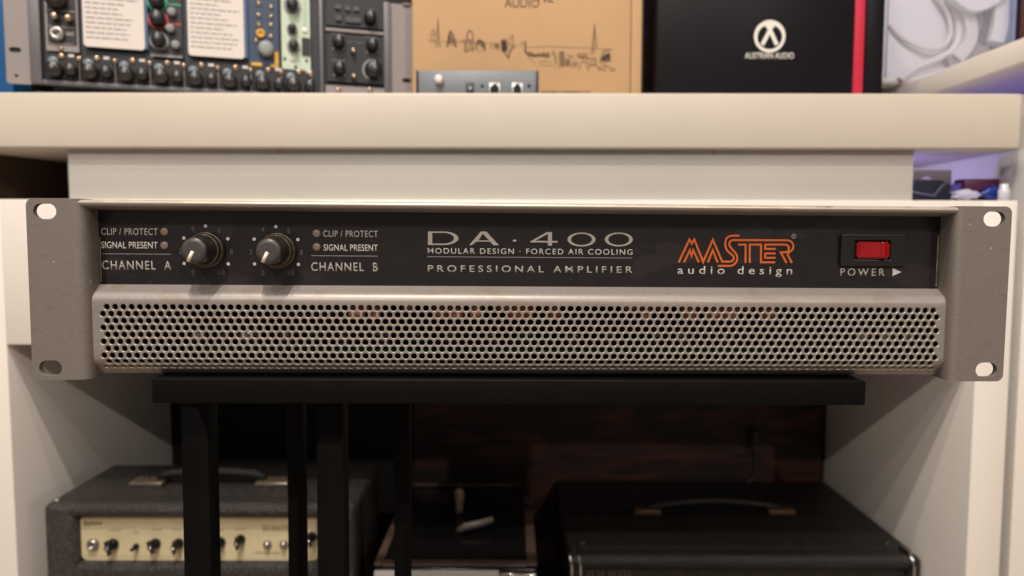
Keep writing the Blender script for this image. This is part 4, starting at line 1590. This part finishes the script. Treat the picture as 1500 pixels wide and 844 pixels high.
# --- small grey-blue interface in front of the carton
YI = 0.862
xa, xb = W(611, 118, YI).x, W(787.5, 118, YI).x
ztI = W(700, 102.5, YI).z
it = thing('audio_interface', 'small steel blue metal unit with two network sockets in front of the kraft carton', 'electronic unit', mw=Matrix.Translation(((xa + xb) / 2, YI, ZCT)))
io = (-(xa + xb) / 2, -YI, -ZCT)


def ib(mb, name, m):
    return mb.build(name, M[m], it, io)


ip = lambda px, py: W(px, py, YI)
ib(MB().box(xa, xb, YI + 0.002, YI + 0.07, ZCT + 0.002, ztI, 0.0018, 3), 'case', 'steelblue')
ib(MB().box(xa + 0.0022, xb - 0.0022, YI, YI + 0.0024, ZCT + 0.003, ztI - 0.0022, 0.0004), 'faceplate', 'steelblue')
for s_ in (xa - 0.0012, xb - 0.0008):
    ib(MB().box(s_, s_ + 0.002, YI - 0.001, YI + 0.071, ZCT + 0.0015, ztI - 0.0005, 0.0004), 'end_cap', 'black')
p = ip(643.5, 117.5)
ib(MB().lathe((p.x, YI, p.z), [(0.0048, 0), (0.0046, -0.009), (0.0040, -0.010), (0.001, -0.0102)], 'y', 20), 'knob', 'white')
for (pa, ya, pb, yb) in ((683, 122, 694, 150),):
    a, c = ip(pa, ya), ip(pb, yb)
    ib(MB().box(a.x, c.x, YI - 0.003, YI - 0.0001, c.z, a.z, 0.0004), 'power_socket', 'black')
    p = ip(689, 130)
    ib(MB().lathe((p.x, YI - 0.0031, p.z), [(0.0022, 0), (0.0022, -0.001)], 'y', 12), 'contact_pin', 'alu')
for (pa, pb) in ((716.5, 732.5), (750, 765.5)):
    a, c = ip(pa, 122), ip(pb, 150)
    ib(MB().box(a.x, c.x, YI - 0.0015, YI - 0.0001, c.z, a.z, 0.0003), 'socket_frame', 'alu')
    a, c = ip(pa + 1.8, 127), ip(pb - 1.8, 150)
    a2, c2 = ip(pa + 4.5, 123.5), ip(pb - 4.5, 127.5)
    ib(MB().box(a.x, c.x, YI - 0.0022, YI - 0.0014, c.z, a.z).box(a2.x, c2.x, YI - 0.00215, YI - 0.00145, c2.z, a2.z), 'network_socket', 'voidblack')
for px in (706.5, 775):
    p = ip(px, 126)
    ib(MB().lathe((p.x, YI, p.z), [(0.0022, 0), (0.0018, -0.0006)], 'y', 12), 'screw', 'black')
a = ip(670.5, 104)
ib(MB().box(a.x - 0.00015, a.x + 0.00015, YI - 0.0003, YI - 0.00005, ZCT + 0.004, ztI - 0.004), 'seam', 'rackframe')

# --- black presentation boxes
YX = 0.93
p, q = W(963, 60, YX), W(1251, 60, YX)
bb = thing('presentation_box', 'satin black box with a round white emblem right of the kraft carton', 'box', mw=Matrix.Translation(((p.x + q.x) / 2, YX, ZCT)))
bo = (-(p.x + q.x) / 2, -YX, -ZCT)
MB().box(p.x, q.x, YX, YX + 0.10, ZCT, ZCT + 0.27, 0.0010, 2).build('box_body', M['boxblack'], bb, bo)
EY = YX
xp = lambda px, py: (W(px, py, EY).x, W(px, py, EY).z)
cx_, cz_ = xp(1127.5, 53.3)
u = EY / FPX
n = 40
outer = [(cx_ + 22.5 * u * math.cos(2 * PI * k / n), cz_ + 22.8 * u * math.sin(2 * PI * k / n)) for k in range(n)]
inner = [(cx_ + 17.8 * u * math.cos(2 * PI * k / n), cz_ - 1.0 * u + 17.2 * u * math.sin(2 * PI * k / n)) for k in range(n)]
me = plate_mesh([outer, inner], EY - 0.00025, EY - 0.00002)
o = part_mesh('emblem', me, M['print_white'], bb, bo)
o['label'] = 'white ring emblem with an open pointed arch inside'
mb = MB()
mb.ribbon([(cx_ - 10.5 * u, cz_ - 12.0 * u), (cx_ + 0.2 * u, cz_ + 9 * u), (cx_ + 10.5 * u, cz_ - 12.0 * u)], 5.6 * u, EY - 0.0003, 0.0002)
mb.prism([(cx_ - 9 * u, cz_ + 17 * u), (cx_ + 9 * u, cz_ + 17 * u), (cx_ + 3.2 * u, cz_ + 9.6 * u), (cx_ - 3.2 * u, cz_ + 9.6 * u)], 'y', EY - 0.00034, EY - 0.00004)
mb.build('emblem', M['print_white'], bb, bo)
p0, p1 = xp(1091, 86.3), xp(1163, 77.3)
o = part_mesh('lettering', text_mesh('AUSTRIAN AUDIO', p0[0], p1[0], p0[1], p1[1], EY - 0.00003, 0.0001, bold=0.012), M['print_white'], bb, bo)
o['label'] = 'white words AUSTRIAN AUDIO'
p, q = W(1251.5, 60, YX), W(1267.5, 60, YX)
o = MB().box(p.x + 0.0008, q.x, YX + 0.002, YX + 0.10, ZCT, ZCT + 0.27, 0.001, 2).build('red_case', M['redcard'])
tag(o, 'narrow red case edge squeezed between two black boxes', 'case')
p, q = W(1268, 60, YX + 0.01), W(1296, 60, YX + 0.01)
o = MB().box(p.x + 0.0008, q.x, YX + 0.012, YX + 0.10, ZCT, ZCT + 0.26, 0.001, 2).build('black_box', M['boxblack'])
tag(o, 'plain narrow black box between the red case and the clear headphone package', 'box')

# --- clear headphone package on the neighbour's board
YH = 1.02
xa, xb = W(1289, 60, YH).x, W(1487, 40, YH).x
hp = thing('headphone_package', 'clear plastic package with white headphones at the upper right', 'package', mw=Matrix.Translation(((xa + xb) / 2, YH, ZB1)))
ho = (-(xa + xb) / 2, -YH, -ZB1)
hz0, hz1 = ZB1 + 0.0005, ZB1 + 0.22
hy1 = YH + 0.09
# the shell reaches left past the board edge on its lower lip
mb = MB()
t_ = 0.0022
mb.box(xa, xb, YH, YH + t_ * 0.6, hz0, hz1)
mb.box(xa, xa + t_, YH + t_, hy1, hz0, hz1)
mb.box(xb - t_, xb, YH + t_, hy1, hz0, hz1)
mb.box(xa, xb, YH + t_, hy1, hz1 + 0.0001, hz1 + t_)
mb.build('shell', M['clear'], hp, ho)
M['bluedge'] = mat('bluish_plastic_edge', rgb(120, 138, 186), 0.15, coat=0.5)
for xx in (xa + 0.001, xa + 0.010, xb - 0.001, xb - 0.008):
    MB().tube([(xx, YH + 0.001, hz0), (xx, YH + 0.001, hz1)], 0.0034 if xx == xa + 0.001 else 0.0020 if xx in (xa + 0.001, xb - 0.001) else 0.0009, 8).build('shell_edge', M['bluedge'], hp, ho)
# white tray
mb = MB()
mb.box(xa + 0.016, xb - 0.022, YH + 0.05, YH + 0.085, hz0 + 0.001, hz1 - 0.01, 0.006, 3)
mb.build('tray', M['white'], hp, ho)
hq = lambda px, py, d: W(px, py, YH + d)


def catmull(P, n=6):
    out = []
    for i in range(len(P) - 1):
        p0, p1, p2, p3 = P[max(0, i - 1)], P[i], P[i + 1], P[min(len(P) - 1, i + 2)]
        for k in range(n):
            t = k / n
            out.append(0.5 * ((2 * p1) + (-p0 + p2) * t + (2 * p0 - 5 * p1 + 4 * p2 - p3) * t * t + (-p0 + 3 * p1 - 3 * p2 + p3) * t ** 3))
    out.append(P[-1])
    return out


P = [hq(*q) for q in ((1303, 36, .046), (1320, 54, .044), (1345, 68, .042), (1368, 72, .04), (1386, 64, .04), (1393, 46, .04), (1388, 20, .04), (1372, -8, .04), (1350, -30, .045))]
MB().tube(catmull(P), 0.0031, 10).build('cable', M['cable'], hp, ho)
P = [hq(*q) for q in ((1318, 118, .046), (1340, 100, .046), (1375, 86, .044), (1398, 70, .042), (1404, 44, .042), (1398, 14, .042), (1382, -14, .042), (1372, -30, .045))]
MB().tube(catmull(P), 0.0052, 10).build('cable', M['cable'], hp, ho)


def band(pts, hw, d0, d1, m, name):
    """curved flat band, px centre line with half width in px, between depths"""
    Pc = catmull([Vector(q) for q in pts], 6)
    L_, R_ = [], []
    for i, q in enumerate(Pc):
        t = (Pc[min(i + 1, len(Pc) - 1)] - Pc[max(0, i - 1)]).normalized()
        nn = Vector((-t.y, t.x)) * hw
        L_.append(q + nn)
        R_.append(q - nn)
    ol = [(lambda w_: (w_.x, w_.z))(hq(q.x, q.y, d0)) for q in L_ + R_[::-1]]
    me = plate_mesh([ol], YH + d0, YH + d1, 0.0012)
    for pl_ in me.polygons:
        pl_.use_smooth = False
    return part_mesh(name, me, m, hp, ho)


band([(1405, 84), (1422, 62), (1424, 34), (1412, 6), (1396, -20)], 7.5, 0.030, 0.044, M['cable'], 'headband')
band([(1392, 92), (1436, 76), (1440, 40), (1428, 6), (1412, -20)], 9.5, 0.036, 0.048, M['padgrey'], 'headband_pad')
band([(1436, 60), (1450, 40), (1452, 14), (1440, -20)], 9, 0.034, 0.046, M['padgrey2'], 'ear_pad')
band([(1400, -14), (1424, 4), (1445, 2), (1470, -14)], 10, 0.018, 0.034, M['white'], 'ear_cup')
band([(1462, 60), (1468, 30), (1468, -20)], 9, 0.024, 0.046, M['white'], 'headband')
# dark red thing beyond the package
p, q = W(1489, 20, 1.06), W(1560, 20, 1.06)
o = MB().box(p.x, q.x, 1.05, 1.12, ZB1 + 0.0005, ZB1 + 0.2, 0.002).build('maroon_box', mat('maroon_card', rgb(58, 24, 28), 0.6))
tag(o, 'dark maroon box at the far right edge beside the headphone package', 'box')

# --- goods in the right gap under the counter
YG = 0.850


def gp(px, py, Y=YG):
    return W(px, py, Y)


p, q = gp(1325, 246), gp(1408, 246)
gz = ZTOP + 0.0004
hc = thing('blister_pack', 'white hanging card with a black pouch in the gap right under the counter', 'package', mw=Matrix.Translation(((p.x + q.x) / 2, YG + 0.02, gz)))
go = (-(p.x + q.x) / 2, -YG - 0.02, -gz)
tz = gp(1370, 247).z
eh = gp(1370, 259.5)
hole = [(eh.x - 0.0075, eh.z), (eh.x - 0.002, eh.z + 0.0012), (eh.x, eh.z + 0.0028), (eh.x + 0.002, eh.z + 0.0012), (eh.x + 0.0075, eh.z), (eh.x + 0.002, eh.z - 0.0014), (eh.x - 0.002, eh.z - 0.0014)]
me = plate_mesh([rrect(p.x, q.x, gz, tz, 0.002), hole], YG + 0.018, YG + 0.0195)
part_mesh('card', me, M['white'], hc, go)
pts = [(1330, 290), (1332, 272), (1345, 266), (1380, 266), (1392, 272), (1392, 296), (1330, 300)]
ol = [(gp(*t).x, max(gz + 0.0005, gp(*t).z)) for t in pts]
me = plate_mesh([ol], YG, YG + 0.017, 0.002)
part_mesh('pouch', me, M['pouch'], hc, go)
mb = MB()
mb.tube([gp(1330, 280, YG - 0.002), gp(1350, 284, YG - 0.003), gp(1368, 287, YG - 0.003), gp(1380, 272, YG - 0.003), gp(1388, 268, YG - 0.002)], 0.0012, 6)
mb.build('film_fold', mat('shiny_film', rgb(120, 122, 160), 0.2), hc, go)
p, q = gp(1413, 263, 0.845), gp(1486, 263, 0.845)
q.x = min(q.x, XN - 0.003)
tz = gp(1445, 262, 0.845).z
o = MB().box(p.x, 0.5695, 0.845, 0.865, gz, tz, 0.0006).build('small_carton', M['magenta'])
tag(o, 'small dark magenta and blue carton in the right gap under the counter', 'carton')
mb = MB()
rn = random.Random(5)
t = bmesh.new()
bmesh.ops.create_icosphere(t, subdivisions=3, radius=1)
for v in t.verts:
    k = 1 + 0.22 * math.sin(v.co.x * 7 + 1) * math.cos(v.co.z * 6) + 0.1 * math.sin(v.co.y * 13)
    v.co = Vector((v.co.x * 0.0130, v.co.y * 0.007, v.co.z * 0.0080)) * k
c0_ = gp(1452, 283, 0.828)
mb.merge(t, 0, Matrix.Translation((c0_.x, 0.829, gz + 0.0095)), True)
o = mb.build('plastic_bag', M['deepblue'])
tag(o, 'crumpled deep blue plastic bag in front of the magenta carton', 'bag')
mb = MB()
t = bmesh.new()
bmesh.ops.create_icosphere(t, subdivisions=3, radius=1)
for v in t.verts:
    k = 1 + 0.2 * math.sin(v.co.x * 5 + 2) * math.cos(v.co.z * 8) + 0.12 * math.sin(v.co.x * 15)
    v.co = Vector((v.co.x * 0.016, v.co.y * 0.008, v.co.z * 0.0065)) * k
c0_ = gp(1414, 288, 0.828)
mb.merge(t, 0, Matrix.Translation((c0_.x, 0.829, gz + 0.0075)), True)
o = mb.build('plastic_bag', mat('pale_film_bag', rgb(190, 188, 214), 0.2, coat=0.5))
tag(o, 'small pale shiny plastic bag beside the black pouch', 'bag')

# more goods in the right gap
p = gp(1352, 282, 0.90)
t = bmesh.new()
bmesh.ops.create_icosphere(t, subdivisions=3, radius=1)
for v in t.verts:
    k = 1 + 0.25 * math.sin(v.co.x * 6) * math.cos(v.co.z * 7 + 1) + 0.12 * math.sin(v.co.y * 11)
    v.co = Vector((v.co.x * 0.012, v.co.y * 0.008, v.co.z * 0.010)) * k
mb = MB()
cq = gp(1404, 283, 0.850)
mb.merge(t, 0, Matrix.Translation((cq.x, 0.856, gz + 0.0125)), True)
o = mb.build('foil_bag', mat('violet_film', rgb(104, 92, 190), 0.15, coat=0.6))
tag(o, 'crinkled violet film bag between the black pouch and the magenta carton', 'bag')
a, c = gp(1463, 268, 0.815), gp(1477, 268, 0.815)
mb = MB()
mb.lathe(((a.x + c.x) / 2 - 0.001, 0.812, gz), [(0.0058, 0), (0.0058, 0.012), (0.0045, 0.0135), (0.0045, 0.018), (0.003, 0.019)], 'z', 16)
o = mb.build('small_bottle', mat('pearly_plastic', rgb(206, 204, 214), 0.25))
tag(o, 'tiny pearly white capped bottle at the right end of the gap', 'bottle')
